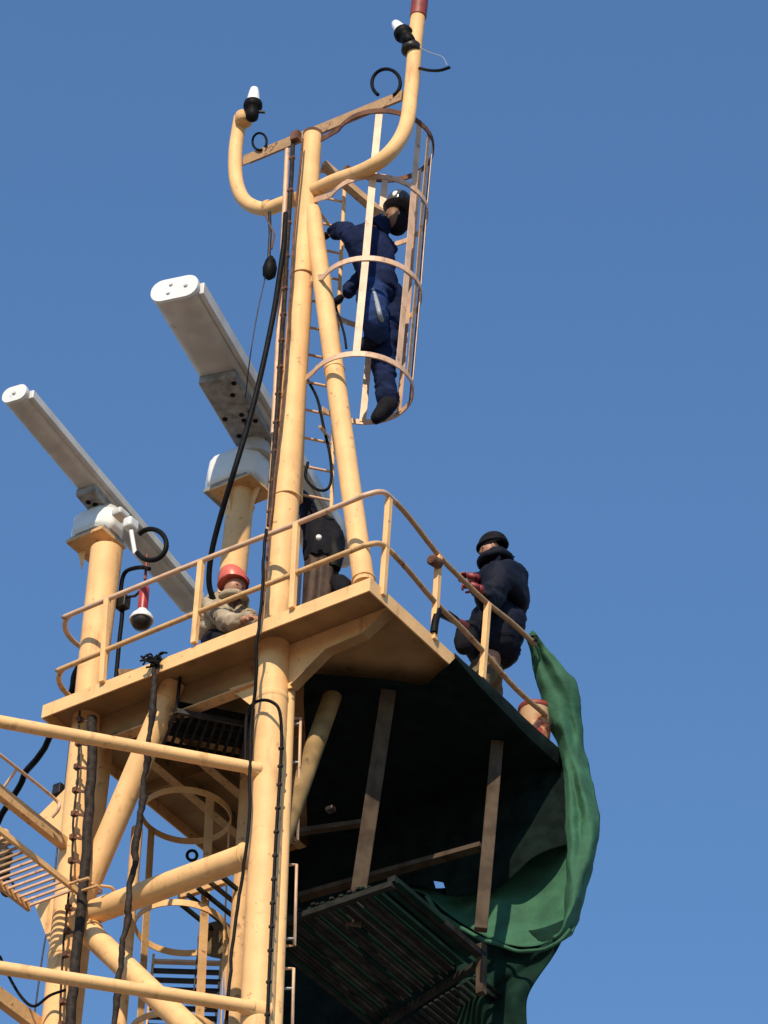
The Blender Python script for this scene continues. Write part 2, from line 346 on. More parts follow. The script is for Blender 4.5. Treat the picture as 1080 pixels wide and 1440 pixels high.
# ------------------------------------------------------------------ RAILING
rail = thing('deck_railing', L(0, 0, 0), 'two-bar yellow pipe railing round the near deck corner, browner on its right run', 'railing')
rv = -0.012
lc = W(148, 860, v=legv)
def railpath(pl, corner, pr, loop):
    pts = []
    a = W(pl[0], pl[1], v=rv)
    u_, v_, z_ = uvz(W(*loop, v=legv)); cu = uvz(ll_m + (ll_t - ll_m) * ((Z0 + z_ - ll_m.z) / (ll_t.z - ll_m.z)))[0]
    rr = .20
    for an in range(170, -1, -17):
        q = R(an); pts.append(L(cu + rr * math.sin(q), legv - .02 + (.30) * -math.cos(q) * 1.0, z_ + .0))
    pts = pts
    for p in pl2(pl): pts.append(p)
    pts += [W(x, y, v=rv) for x, y in corner[0]] + [W(x, y, u=0.0) for x, y in corner[1]] + [W(x, y, u=0.0) for x, y in pr]
    return pts
def pl2(pl): return [W(x, y, v=rv) for x, y in pl[2:]]
top_l = [(150, 842), (280, 790), (415, 737), (495, 704)]
mid_l = [(147, 915), (276, 862), (413, 807), (500, 772)]
def endloop(p0):
    u_, v_, z_ = uvz(W(*p0, v=rv)); zc = z_
    cu = uvz(lerp(ll_b, ll_t, ((Z0 + zc) - ll_b.z) / (ll_t.z - ll_b.z)))[0]
    out = []
    for an in range(150, -1, -15):
        q = R(an); out.append(L(cu + .24 * math.sin(q), legv - (.31) * math.cos(q), zc - .01))
    return out
TR = 0.022
def railrun(left, cornerv, corneru, right):
    pts = endloop(left[0]) + [W(x, y, v=rv) for x, y in left[1:]] + [W(x, y, v=rv) for x, y in cornerv] + [W(x, y, u=0.0) for x, y in corneru + right]
    return pts
tpath = railrun(top_l, [(515, 696)], [(538, 692), (556, 706), (575, 727)], [(618, 782), (650, 815), (685, 848), (720, 876), (752, 906)])
mpath = railrun(mid_l, [(518, 766)], [(536, 765), (552, 778), (575, 803)], [(613, 848), (650, 884), (683, 920), (725, 968), (768, 1006)])
def split(path):                     # rail left and right halves get their own paint
    d = [p for p in path]; c = [i for i, p in enumerate(d) if uvz(p)[0] < 0.05 and uvz(p)[1] > 0.12][0]
    return d[:c + 1], d[c:]
for pth, nm in ((tpath, 'top_rail'), (mpath, 'mid_rail')):
    a, b = split(pth)
    sa = smooth(a, 5)
    MB().tube(sa, TR, 12).build(nm, 'worn' if nm == 'mid_rail' else 'pink', rail)
    MB().tube(smooth(b, 5), TR, 12).build(nm, 'rustY', rail)
def post(x, y, top, vv=None, uu=None, r=.020):
    a = W(x, y, v=vv, u=uu); b = W(*top, v=vv, u=uu)
    MB().bar(a, b, .046, .046, UD).build('post', 'yellow', rail, .004)
pv = -.012
post(144, 960, (151, 843), vv=rv); post(273, 905, (283, 790), vv=rv); post(411, 856, (417, 737), vv=rv); post(538, 838, (547, 702), uu=.0)
post(610, 900, (617, 782), uu=0); post(678, 955, (686, 848), uu=0); 
# clamp on the kink
MB().lathe(W(612, 790, u=-.02), W(626, 796, u=-.02) - W(600, 780, u=-.02), [(.03, -.06), (.045, -.05), (.045, .05), (.03, .06)], 14).build('clamp', 'rust', rail)

# ------------------------------------------------------------------ LADDER AND CAGE (upper)
cage = thing('ladder_cage', W(507, 560, v=.42), 'pale hooped safety cage round the climbing worker at the masthead', 'ladder cage')
cY = (W(507, 548, v=.42).y - O.y) + .16
RC = 0.425
ringc = [W(540, 205, Y=cY), W(531, 297, Y=cY), W(521, 412, Y=cY), W(508, 546, Y=cY)]
def ringpt(c, an, r=RC): return c + V3((math.cos(R(an)), math.sin(R(an)), 0)) * r
for i, c in enumerate(ringc):
    pts = [ringpt(c, a_) for a_ in range(-165, 141, 7)]
    # near arm runs back to the post
    arm = W((452, 443, 438, 431)[i], (196, 281, 392, 531)[i], v=legv - .02); pts = [arm] + pts[1:]
    MB().strap(pts, (lambda c_: (lambda j: (pts[j] - c_) if (pts[j] - c_).length > .01 else UD))(c), .052, .012).build('hoop', ('rust', 'pink', 'pink', 'pink')[i], cage)
for an, wd, m_ in ((-98, .060, 'pink'), (-46, .058, 'pink'), (-26, .05, 'rustY'), (-6, .058, 'pink'), (14, .05, 'rust'), (40, .055, 'pink'), (86, .055, 'pink')):
    pts = [ringpt(c, an, RC - .009) for c in ringc]; nrm = V3((math.cos(R(an)), math.sin(R(an)), 0))
    MB().strap(pts, lambda j: nrm, wd, .007).build('upright', m_, cage)
lad = thing('mast_ladder', W(450, 700, v=.75), 'narrow rung ladder behind the main post inside the cage foot', 'ladder')
lr = [W(466, 715, Y=cY + .42), W(470, 560, Y=cY + .42), W(486, 235, Y=cY + .42)]; off = V3((-.33, -.03, 0))
off = V3((-.25, -.05, 0))
for o_ in (V3((0, 0, 0)), off): MB().tube([p + o_ for p in lr], .017, 10).build('stile', 'yellow', lad)
zz = lr[0].z + .08
while zz < lr[2].z:
    t_ = (zz - lr[0].z) / (lr[2].z - lr[0].z); p = lerp(lr[0], lr[2], t_)
    MB().tube([p, p + off], .012, 8).build('rung', 'pink', lad); zz += .30
# brackets from the ladder to the post
for y in (300, 450, 600):
    p = W(450, y, v=.34); MB().tube([p, W(462, y + 15, Y=cY + .40)], .014, 8).build('bracket', 'worn', lad)
# ------------------------------------------------------------------ navigation lights
def navlight(base, axis, label, s=1.0, tilt=None):
    t = thing('navigation_light', base, label, 'navigation light', 'white navigation lights at the masthead')
    a = V3(axis).normalized()
    MB().lathe(base, a, [(.035, 0), (.055, .02), (.06, .09), (.045, .11), (.075, .13), (.085, .16), (.08, .2), (.06, .215)], 20).build('housing', 'black', t)
    MB().lathe(base + a * .212, a, [(.058, 0), (.056, .05), (.044, .13), (.036, .165), (.02, .178)], 20).build('lens', 'lens', t)
    sd_ = a.orthogonal().normalized()
    MB().tube([base + a * .1, base + a * .1 + V3((.11, 0, .0))], .014, 8).build('cable_gland', 'dark', t)
    return t
navlight(W(354, 168, v=.22), W(358, 110, v=.22) - W(353, 168, v=.22), 'white-topped navigation light standing upright on the left bent pipe')
navlight(W(577, 60, v=.22), W(545, 20, v=.22) - W(576, 60, v=.22), 'white-topped navigation light tilted left off the tall right bent pipe')
k = MB(); k.lathe(W(343, 168, v=.26), ZD, [(.05, -.05), (.075, -.04), (.08, .05), (.05, .06)], 16); k.build('lamp_clamp', 'worn', mast)
k = MB(); k.lathe(W(578, 68, v=.27), W(584, 60, v=legv) - W(580, 100, v=legv), [(.05, -.05), (.082, -.04), (.082, .03), (.05, .05)], 16); k.build('lamp_clamp', 'dark', mast)

# ------------------------------------------------------------------ RADARS
def stadium(w_, h_, r_, n=7):
    o_ = []
    for cx, cz, a0 in ((w_ / 2 - r_, h_ / 2 - r_, 0), (-(w_ / 2 - r_), h_ / 2 - r_, 90), (-(w_ / 2 - r_), -(h_ / 2 - r_), 180), (w_ / 2 - r_, -(h_ / 2 - r_), 270)):
        for i in range(n): a_ = R(a0 + 90 * i / (n - 1)); o_.append((cx + r_ * math.cos(a_), cz + r_ * math.sin(a_)))
    return o_
def extr(k, c, d, x, z, sec, l0, l1, scale0=1, scale1=1, smooth_=True):
    n = len(sec); A = [c + d * l0 + x * (p * scale0) + z * (q * scale0) for p, q in sec]; B = [c + d * l1 + x * (p * scale1) + z * (q * scale1) for p, q in sec]
    k.add(A + B, [[i, (i + 1) % n, n + (i + 1) % n, n + i] for i in range(n)], smooth_); k.add(A, [list(range(n))[::-1]]); k.add(B, [list(range(n))])
def radar(name_c, cx, cy, v, ex, ey, w_, h_, label, gb, drop, gw, gd, gh, big):
    c = W(cx, cy, v=v); e_ = W(ex, ey, z=c.z - Z0); half = (e_ - c).length; d = (e_ - c).normalized(); x = d.cross(ZD).normalized()
    gc = W(*gb, v=v)
    t = thing('radar_scanner', gc - ZD * gh / 2, label, 'radar', 'radar scanners beside the mast')
    k = MB(); extr(k, c, d, x, ZD, stadium(w_, h_, h_ * .46), -half + .03, half - .03); k.build('scanner_bar', 'grey', t)
    k = MB(); extr(k, c, d, x, ZD, stadium(w_, h_, h_ * .46), half - .0299, half, 1.035, 1.02)
    ec = k.build('end_cap', 'white', t)
    k = MB(); extr(k, c, d, x, ZD, stadium(w_, h_, h_ * .46), -half, -half + .0299, 1.02, 1.035); k.build('end_cap', 'white', t)
    for q, zq in ((-.25, .0), (.08, .2), (.12, -.2)) if big else ((0, 0),):
        MB().lathe(c + d * half + x * (q * w_) + ZD * (zq * h_), d, [(.018, 0), (.018, .006), (.01, .012)], 10).build('screw', 'grey', ec)
    # mounting trough under the bar
    rb_ = MB(); rb_.box(c - x * (w_ / 2 + .012) - ZD * h_ * .02, d * (half - .06), x * .022, ZD * h_ * .27); rb_.build('side_rib', 'casing', t, .008)
    tl_ = .36 if big else .16
    k = MB(); k.box(c - ZD * (h_ / 2 + .035) + d * half * (tl_ / 3), d * (half * tl_), x * (w_ * .40), ZD * .04); tr = k.build('mount_trough', 'plate', t, .01)
    for i in range(18 if big else 6):
        MB().lathe(c - ZD * (h_ / 2 + .074) + d * half * random.uniform(-.5, 1.25) * tl_ + x * w_ * random.uniform(-.33, .33), -ZD, [(.022, 0), (.022, .012), (.01, .015)], 8).build('bolt', 'black', tr)
    MB().bar(c - ZD * (h_ / 2 + .01) + x * (w_ * .43) + d * half * tl_ * 1.25, c - ZD * (h_ / 2 + .01) + x * (w_ * .43) - d * half * tl_ * .6, .02, .05).build('trough_flange', 'grey', tr)
    # turning neck and gearbox
    MB().lathe(V3((c.x, c.y, gc.z + gh * .3)), ZD, [(.16, 0), (.15, .05), (.12, (c.z - h_ / 2 - .06) - gc.z - gh * .3)], 22).build('turning_neck', 'grey', t)
    k = MB(); sec = stadium(gw, gd, min(gw, gd) * .30, 2)
    base = gc
    n = len(sec)
    lv = [(.86, -gh / 2), (.97, -gh / 2 + .03), (1.0, -gh * .1), (.97, gh * .25), (.86, gh / 2 - .03), (.7, gh / 2)]
    vs = [base + UD * (p * s_) + VD * (q * s_) + ZD * z_ for s_, z_ in lv for p, q in sec]
    k.add(vs, [[a * n + i, a * n + (i + 1) % n, (a + 1) * n + (i + 1) % n, (a + 1) * n + i] for a in range(len(lv) - 1) for i in range(n)], False)
    k.add(vs[:n], [list(range(n))[::-1]]); k.add(vs[-n:], [list(range(n))]); k.build('gearbox', 'white', t, .018)
    MB().box(base - ZD * (gh / 2 + .02), UD * gw * .40, VD * gd * .40, ZD * .02).build('base_plate', 'plate', t, .006)
    return t, c, gc
r2, c2, g2 = radar('', 362, 603, 1.15, 245, 405, .41, .225, 'large grey radar scanner bar with white end cap, behind the main post', (334, 668), 0, .56, .40, .34, True)
r1, c1, g1 = radar('', 149, 706, .34, 20, 553, .225, .155, 'small slim grey radar scanner on top of the left mast leg', (138, 742), 0, .46, .34, .25, False)
# pedestals
ped = thing('radar_pedestal', L(*uvz(V3((g2.x, g2.y, Z0)))[:2], 0), 'yellow tube pedestal under the large radar, flared at its top', 'pedestal')
pt = g2 - ZD * .21 + UD * -.06; pb = V3((pt.x, pt.y, Z0 - .01))
MB().tube([pb, pt - ZD * .02], .115, 24).build('tube', 'yellow', ped)
MB().box(pt - ZD * .012, UD * .22, VD * .17, ZD * .011).build('top_plate', 'worn', ped)
for s_, dd in ((1, UD), (-1, UD), (1, VD), (-1, VD)):
    q = pt - ZD * .024; o2 = dd * s_; MB().poly([q + o2 * .1 + dd.cross(ZD) * .005, q + o2 * .2 + dd.cross(ZD) * .005, q + o2 * .108 - ZD * .30 + dd.cross(ZD) * .005], dd.cross(ZD) * -.01).build('gusset', 'yellow', ped)
MB().lathe(pb, ZD, [(.19, 0), (.19, .012), (.12, .014)], 24).build('foot_flange', 'worn', ped)
# flange under the small radar (on the leg)
MB().box(g1 - ZD * .18, UD * .19, VD * .16, ZD * .015).build('leg_top_plate', 'worn', mast)
for s_ in (1, -1):
    q = g1 - ZD * .196; o2 = UD * s_
    MB().poly([q + o2 * .11 - VD * .005, q + o2 * .185 - VD * .005, q + o2 * .12 - ZD * .2 - VD * .005], VD * .01).build('gusset', 'yellow', mast)
# white bracket and cable loop beside the small radar
MB().box(W(184, 738, v=.20), UD * .045, VD * .06, ZD * .05).build('terminal_box', 'white', r1, .02)
MB().bar(W(184, 745, v=.2), W(190, 780, v=.24), .04, .035).build('cable_bracket', 'white', r1, .01)
MB().box(W(170, 724, v=.26), UD * .05, VD * .07, ZD * .035).build('end_cover', 'casing', r1, .02)
def circ(px, py, rx, v, a0=0, a1=360, n=26, ry=None):
    ry = ry or rx; return [W(px + rx * math.cos(R(lerp(a0, a1, i / n))), py - ry * math.sin(R(lerp(a0, a1, i / n))), v=v + .0006 * i) for i in range(n + 1)]
def cable(pts, r, label, m='black', nm='cable', cat='cable', n=8, sm=6, j=0.0, group=None):
    pts = smooth(pts, sm) if sm else pts
    if j: pts = jit(pts, j)
    return tag(MB().tube(pts, r, n).build(nm, m), label, cat, group)
cable(circ(212, 766, 22, .1, 140, -150, 24), .021, 'thick black cable loop beside the small radar housing', sm=0)
cable(circ(543, 117, 20, .36, -60, 235, 22), .016, 'black cable loop standing on the rusty bar by the right bent pipe', sm=0)
cable(circ(365, 199, 10, .34, -40, 290, 16, 12), .011, 'small dark cable loop hanging beside the left bent pipe', sm=0)
cable([W(590, 96, v=.3), W(604, 99, v=.25), W(618, 99, v=.22), W(632, 95, v=.2)], .014, 'short black wire stub sticking out right of the tall pipe')
cable([W(588, 66, v=.3), W(605, 74, v=.27), W(622, 80, v=.24), W(629, 92, v=.2)], .004, 'thin pale wire beside the short black stub', m='stripe', nm='wire', cat='wire')

# ------------------------------------------------------------------ conduit and cables on the main post
cv = .17
def clampset(path, n, parent, size=.03, m='rust'):
    for i in range(n):
        t_ = (i + .5) / n; L_ = len(path) - 1; a = int(t_ * L_); p = lerp(path[a], path[min(a + 1, L_)], t_ * L_ - a)
        MB().box(p, UD * size * 1.5, VD * size, ZD * .012).build('clamp', m, parent, .003)
cr = thing('cable_run', W(380, 860, v=cv), 'dark bundled cable run clamped up the left flank of the main post', 'cable run')
pa = [W(378, 740, v=cv), W(391, 560, v=cv), W(401, 400, v=cv), W(412, 200, v=cv)]
q = MB().tube(jit(resamp(pa[0], pa[1], 8)[:-1] + resamp(pa[1], pa[2], 8)[:-1] + resamp(pa[2], pa[3], 8), .006), .019, 8); q.build('cable', 'cable', cr)
pc = [W(426, 195, v=cv - .03), W(414, 330, v=cv - .03), W(402, 520, v=cv - .03), W(390, 640, v=cv - .03), W(378, 760, v=cv - .03), W(368, 880, v=cv - .1)]
MB().tube(jit(smooth(pc, 6), .01, 8), .010, 8).build('cable', 'rust', cr)
pd = [W(384, 610, v=.2), W(394, 420, v=.2), W(404, 210, v=.2)]
MB().tube(smooth(pd, 6), .021, 10).build('conduit', 'pink', cr)
pe = [W(374, 755, v=.2), W(382, 640, v=.2)]
clampset([pa[0], pa[1], pa[2], pa[3]], 13, cr, .017)
side2 = [W(377, 760, v=.26), W(390, 560, v=.26), W(402, 380, v=.26)]
MB().tube(side2, .026, 10).build('conduit', 'worn', cr)
# black rope down the front of the deck
cable([W(374, 745, v=-.04), W(370, 800, v=-.06), W(366, 870, v=-.06), W(361, 900, v=-.06), W(360, 960, v=.02), W(354, 1010, v=.08), W(352, 1080, v=.10), W(349, 1170, v=.12), W(336, 1260, v=.14), W(325, 1350, v=.1), W(318, 1450, v=.1)], .013, 'thin black rope hanging down over the deck edge left of the main column', j=.012, nm='rope', cat='rope')
cable([W(402, 300, v=.16), W(399, 345, v=.14), W(392, 395, v=.13), W(383, 450, v=.1), W(366, 530, v=.05), W(348, 600, v=.02), W(330, 660, v=.0), W(312, 720, v=.1), W(298, 775, v=.2), W(294, 820, v=.3), W(303, 850, v=.4), W(318, 885, v=.5)], .023, 'thick black cable swooping left from the main post past the large radar', sm=8)
cable([W(373, 390, v=.2), W(362, 440, v=.2), W(352, 500, v=.2), W(345, 560, v=.4)], .005, 'hair-thin wire below the hanging black block', m='dark', nm='wire', cat='wire')
# hanging block
hb = thing('pulley_block', W(378, 370, v=.2), 'black pulley block hanging on a rusty wire below the left bent pipe', 'pulley')
MB().lathe(W(378, 392, v=.2), ZD, [(.02, 0), (.055, .04), (.062, .12), (.045, .2), (.018, .25)], 16).build('block', 'black', hb)
MB().tube([W(378, 364, v=.2), W(380, 330, v=.2), W(379, 298, v=.26)], .014, 8).build('strop', 'dark', hb)
MB().tube([W(382, 350, v=.2), W(386, 330, v=.2), W(372, 300, v=.24)], .008, 8).build('strop', 'rust', hb)
# black hose arched round the column under the deck
hose = [W(345, 1075, v=.12), W(346, 1015, v=.14), W(352, 994, v=.12), W(366, 985, v=.10), W(382, 987, v=.11), W(393, 1000, v=.15), W(396, 1040, v=.2), W(393, 1100, v=.22), W(388, 1180, v=.22), W(384, 1260, v=.22), W(380, 1340, v=.22), W(375, 1450, v=.22)]
hs = thing('clamped_hose', hose[0], 'black hose arching over the main column and clamped down its right side', 'hose')
MB().tube(smooth(hose, 6), .013, 8).build('hose', 'black', hs)
clampset(hose[6:], 12, hs, .013, 'cable')
# cable tray on the left leg
ct = thing('cable_tray', W(100, 1440, v=.1), 'dark ladder-like cable tray clamped down the right side of the left leg', 'cable tray')
trk = [W(130, 1010, v=.14), W(128, 1080, v=.14), W(121, 1200, v=.14), W(113, 1290, v=.14), W(103, 1380, v=.14), W(97, 1460, v=.14)]
MB().tube(jit(smooth(trk, 6), .012, 7), [.040] * 31, 9).build('cable_bundle', 'cable', ct)
trs = [W(112, 1000, v=.12), W(110, 1080, v=.12), W(103, 1160, v=.12), W(100, 1230, v=.12), W(92, 1300, v=.12), W(86, 1380, v=.12), W(84, 1460, v=.12)]
MB().tube(jit(smooth(trs, 6), .008, 9), .009, 8).build('cable', 'cable', ct)
for i in range(14):
    y = 1012 + i * 33; t_ = (y - 1000) / 460
    a = W(lerp(111, 84, t_), y, v=.115); b = W(lerp(130, 97, t_), y + 3, v=.12)
    MB().box(lerp(a, b, .1), UD * .02, VD * .02, ZD * .022).build('clamp', 'rust', ct)
    MB().bar(a, b, .014, .02).build('cross_bar', 'rust', ct)
# frayed rope bundle down from the deck edge
rb = [W(219, 930, v=-.05), W(217, 975, v=-.03), W(209, 1030, v=.0), W(205, 1090, v=.08), W(196, 1160, v=.1), W(186, 1230, v=.1), W(179, 1290, v=.1), W(170, 1350, v=.1), W(160, 1450, v=.1)]
fr = thing('frayed_rope', rb[0], 'thick frayed dark rope lashed over the deck edge and hanging past the braces', 'rope')
sp = jit(jit(smooth(rb, 9), .02, 6), .012, 17)
MB().tube(sp, [.026 * (1 + .6 * noise.noise(p * 5)) for p in sp], 8).build('rope', 'cable', fr)
k = MB()
for i in range(16):
    a = W(219 + random.uniform(-6, 6), 932 + random.uniform(-6, 8), v=-.04); k.tube(smooth([a, a + V3((random.uniform(-.05, .03), -.02, random.uniform(0, .06))), a + V3((random.uniform(-.1, .1), -.03, random.uniform(-.06, .07)))], 3), .009, 5)
k.build('lashing', 'black', fr)
# pale conduit behind the rope
side(193, 1165, 170, 1440, .5, .045, 'worn', 'conduit')
# black bundle hanging left of the deck
cable([W(112, 935, v=.5), W(98, 975, v=.6), W(78, 1022, v=.8), W(55, 1062, v=1.0), W(30, 1100, v=1.2), W(0, 1150, v=1.4), W(-30, 1200, v=1.6)], .028, 'thick black cable bundle sagging away to the left below the deck end', j=.03, sm=7)
for i, (pts, lb) in enumerate((([(72, 1285), (62, 1330), (52, 1400), (44, 1460)], 'thin dark wire hanging at far left below the walkway'), ([(100, 1030), (92, 1100), (82, 1180), (76, 1240)], 'thin dark wire left of the left leg under the deck'),
        ([(290, 1200), (285, 1260), (280, 1320), (272, 1400)], 'thin dark wire inside the lower cage'))):
    a = [W(x, y, v=(.9, .9, 1.6)[i]) for x, y in pts]; cable(a, .007, lb, m='dark', nm='wire', cat='wire')
cable([W(0, 1345, v=.05), W(12, 1372, v=.05), W(30, 1402, v=.05), W(48, 1415, v=.06), W(70, 1400, v=.1), W(92, 1392, v=.12)], .012, 'black cable sagging across the lower left corner to the left leg')
cable(circ(10, 1248, 9, .1, 60, 400, 18, 12), .011, 'small black cable loop at the left edge under the walkway', sm=0)
# conduit between left leg and small radar
cd = thing('leg_conduit', W(170, 940, v=.3), 'black electrical conduit climbing behind the left leg to the small radar', 'conduit')
MB().tube(smooth([W(163, 955, v=.5), W(168, 900, v=.48), W(172, 860, v=.46), W(170, 830, v=.44), W(176, 805, v=.4), W(196, 798, v=.34), W(210, 800, v=.3)], 6), .018, 8).build('conduit', 'black', cd)
MB().box(W(173, 848, v=.44), UD * .05, VD * .04, ZD * .06).build('junction_box', 'dark', cd, .01)
MB().tube([W(176, 840, v=.42), W(190, 838, v=.40), W(203, 826, v=.36)], .012, 8).build('bracket_arm', 'dark', cd)
MB().bar(W(165, 945, v=.5), W(192, 945, v=.8), .05, .04).build('foot', 'worn', cd)
# hanging lamp: red tube with white dish
hl = thing('hanging_lamp', W(199, 875, v=.35), 'red tube lamp with a white dish and dark glass, hanging behind the railing', 'lamp')
ax = (W(208, 775, v=.35) - W(199, 870, v=.35)).normalized(); bs = W(199, 873, v=.35)
MB().tube([W(207, 780, v=.35), W(204, 815, v=.35)], .012, 10).build('rod', 'redrust', hl)
MB().lathe(bs + ax * .1, ax, [(.04, 0), (.042, .02), (.042, .22), (.03, .25), (.014, .26)], 18).build('stem', 'red', hl)
MB().lathe(bs, ax, [(.098, 0), (.1, .015), (.085, .05), (.045, .095), (.04, .11)], 24).build('dish', 'white', hl)
MB().lathe(bs, -ax, [(.085, -.002), (.082, .03), (.06, .065), (.02, .08)], 24).build('glass', 'dark', hl)

# ------------------------------------------------------------------ hooded equipment between post and stay
hn = thing('covered_equipment', W(452, 842, v=.75), 'dark hooded machine with a grimy brown skirt between the main post and raking stay', 'covered equipment')
hp = W(449, 905, v=.75); hq = W(453, 742, v=.75); ha = (hq - hp).normalized(); hl_ = (hq - hp).length
def lump(rows, nm, m, ax_=None, amp=.012, fold=0.0, n=40):
    k = MB(); vs = []
    for (cx, cy, rx_, ry_) in rows:
        c = W(cx, cy, v=.75)
        for j in range(n):
            an = 2 * math.pi * j / n; q = V3((math.cos(an) * rx_, math.sin(an) * ry_, 0)) * (1 + fold * math.sin(an * 9 + cy * .02) + fold * .6 * math.sin(an * 5 + 2 + cy * .03)); p = c + q
            vs.append(p + noise.noise_vector(p * 9) * amp)
    k.add(vs, [[i * n + j, i * n + (j + 1) % n, (i + 1) * n + (j + 1) % n, (i + 1) * n + j] for i in range(len(rows) - 1) for j in range(n)], True)
    k.add(vs[:n], [list(range(n))]); k.add(vs[-n:], [list(range(n))]); return k.build(nm, m, hn)
lump([(447, 915, .16, .15), (448, 880, .15, .14), (450, 850, .142, .13), (451, 820, .138, .13), (452, 795, .135, .13), (452, 770, .12, .12)], 'skirt', 'bridge', fold=.07)
lump([(454, 792, .15, .14), (455, 778, .165, .15), (455, 762, .168, .15), (453, 748, .16, .15), (450, 737, .135, .13), (447, 730, .09, .09), (446, 727, .02, .02)], 'hood', 'blackcloth', amp=.03, fold=.03)
lump([(469, 800, .05, .06), (470, 785, .075, .08), (469, 765, .07, .08), (466, 752, .03, .04)], 'side_housing', 'black', amp=.02)
lump([(481, 835, .05, .06), (480, 822, .09, .09), (476, 812, .06, .06), (474, 808, .02, .02)], 'foot_cover', 'blackcloth', amp=.02)
MB().lathe(W(448, 757, v=.55), V3((0.1, -1, 0)), [(.022, 0), (.024, .02), (.01, .026)], 12).build('knob', 'lens', hn)
MB().bar(W(421, 806, v=.6), W(418, 852, v=.6), .03, .03, UD).build('pipe', 'stripe', hn)
k = lump([(430, 722, .05, .05), (428, 714, .085, .09), (425, 703, .09, .09), (423, 694, .06, .06), (422, 690, .02, .02)], 'drive_cap', 'black', amp=.02)
MB().tube([W(432, 712, v=.75), W(438, 738, v=.75)], [.07, .09], 12).build('neck', 'black', hn)
cable(smooth([W(433, 650, v=.5), W(430, 672, v=.5), W(445, 688, v=.5), W(460, 688, v=.52), W(466, 672, v=.55), W(464, 640, v=.6), W(455, 600, v=.6), W(446, 560, v=.6), W(430, 530, v=.6)], 4), .012, 'black hose looping at the foot of the narrow rung ladder', sm=0)
cable([W(463, 410, v=.35), W(475, 440, v=.4), W(484, 470, v=.4), W(487, 490, v=.4)], .010, 'black lanyard hanging below the climbing worker arm', nm='lanyard', cat='rope')

# ------------------------------------------------------------------ lower ladder cage
lc_ = thing('ladder_cage', W(262, 1150, v=1.3), 'round yellow ladder cage hanging below the deck between the left leg and main column', 'ladder cage')
lY = W(262, 1147, v=1.3).y - O.y
rcs = [W(262, 1147, Y=lY), W(254, 1305, Y=lY), W(246, 1460, Y=lY)]
for i, c in enumerate(rcs):
    pts = [ringpt(c, a_, .36) for a_ in range(-200, 161, 8)]
    MB().strap(pts, (lambda c_: (lambda j: pts[j] - c_))(c), .055, .010).build('hoop', 'yellow', lc_)
for an, wd in ((-58, .075), (143, .08), (60, .05), (10, .05)):
    pts = [ringpt(c, an, .351) for c in rcs]; nrm = V3((math.cos(R(an)), math.sin(R(an)), 0)); pts[0] = pts[0] + ZD * (.02 if an != -58 else .02)
    MB().strap(pts, lambda j: nrm, wd, .007).build('upright', 'worn', lc_)
MB().bar(ringpt(rcs[0], 60, .36) , ringpt(rcs[0], 60, .36) + ZD * .62, .04, .04, UD).build('upright', 'worn', lc_)
# ladder landing seen through the cage
ld = thing('stair_flight', W(265, 1400, v=1.9), 'open slatted steps seen through the foot of the lower ladder cage', 'stairs')
for i in range(8):
    y = 1352 + i * 13
    MB().bar(W(216 - i * 1.2, y, v=1.9 - i * .03), W(312 - i * 1.2, y + 3, Y=W(216 - i * 1.2, y, v=1.9 - i * .03).y - O.y), .05, .022, V3((0, 1, 0))).build('step', ('pink' if i == 0 else 'dark'), ld)
for x in (216, 312):
    yy = W(216, 1352, v=1.9).y - O.y
    MB().bar(W(x, 1345, Y=yy), W(x - 10, 1450, Y=yy - .2), .02, .06, V3((1, 0, 0))).build('stringer', 'worn', ld)
# crossed slats between the lower cage and the column
gs = thing('slatted_landing', W(295, 1265, v=1.2), 'small dark slatted landing tucked behind the sloping brace by the column', 'landing')
zs = W(290, 1262, v=1.2).z - Z0
for i in range(5):
    x0, y0 = 250 + i * 14, 1268 - i * 10
    a = W(x0, y0, z=zs); MB().bar(a, a + VD * .62, .028, .03).build('slat', 'dark' if i % 2 else 'dgrate', gs)
a = W(252, 1262, z=zs + .03); b = W(318, 1240, z=zs + .03); MB().bar(a, b, .04, .04).build('bearer', 'worn', gs)
MB().bar(a + VD * .6, b + VD * .6, .04, .04).build('bearer', 'dark', gs)
MB().tube(circ(270, 1203, 7, 1.2, 0, 345, 16), .013, 8, closed=True).build('ring_bolt', 'black', gs)
# coiled dark stuff behind
pf = thing('floodlight', W(300, 1330, v=1.2), 'dirty round floodlight mounted behind the lower cage beside the column', 'floodlight')
MB().lathe(W(303, 1320, v=1.6), V3((-.3, -1, -.2)), [(.09, -.2), (.14, -.05), (.15, 0), (.13, .005), (.05, -.02)], 22).build('reflector', 'khaki', pf)
MB().bar(W(318, 1300, v=1.6), W(322, 1420, v=1.6), .04, .04, UD).build('arm', 'worn', pf)

# ------------------------------------------------------------------ left walkways
def walkway(label, zref, near, far, wdt, slats, up_rail, grp):
    a = W(near[0], near[1], v=zref); zz_ = a.z - Z0; b = a - VD * 0.0
    return a, zz_
wk = thing('walkway', W(60, 1230, v=0), 'narrow slatted walkway reaching the left leg from the left edge, lower of two', 'walkway', 'walkways on the left')
ze = W(112, 1256, v=.14); z_w = ze.z - Z0
ln = 2.3
for s_ in (0, 1):
    a = ze + UD * (.46 * s_) - VD * (.0 + .04 * s_); MB().bar(a, a - VD * ln, .03, .07 if s_ else .045).build('stringer', 'worn' if s_ else 'yellow', wk)
nS = 32
for i in range(nS):
    a = ze - VD * (.05 + i * .066) + ZD * .012; MB().bar(a, a + UD * .46, .016, .02).build('slat', 'pink' if i < 8 else 'rustY', wk)  # outer slats take a darker paint for their backlit shade
for dx in (0, .12): MB().tube([ze - VD * (.02 + dx) + UD * .02, ze - VD * (.04 + dx) - UD * .22 - ZD * .03], .012, 8).build('end_bar', 'worn', wk)
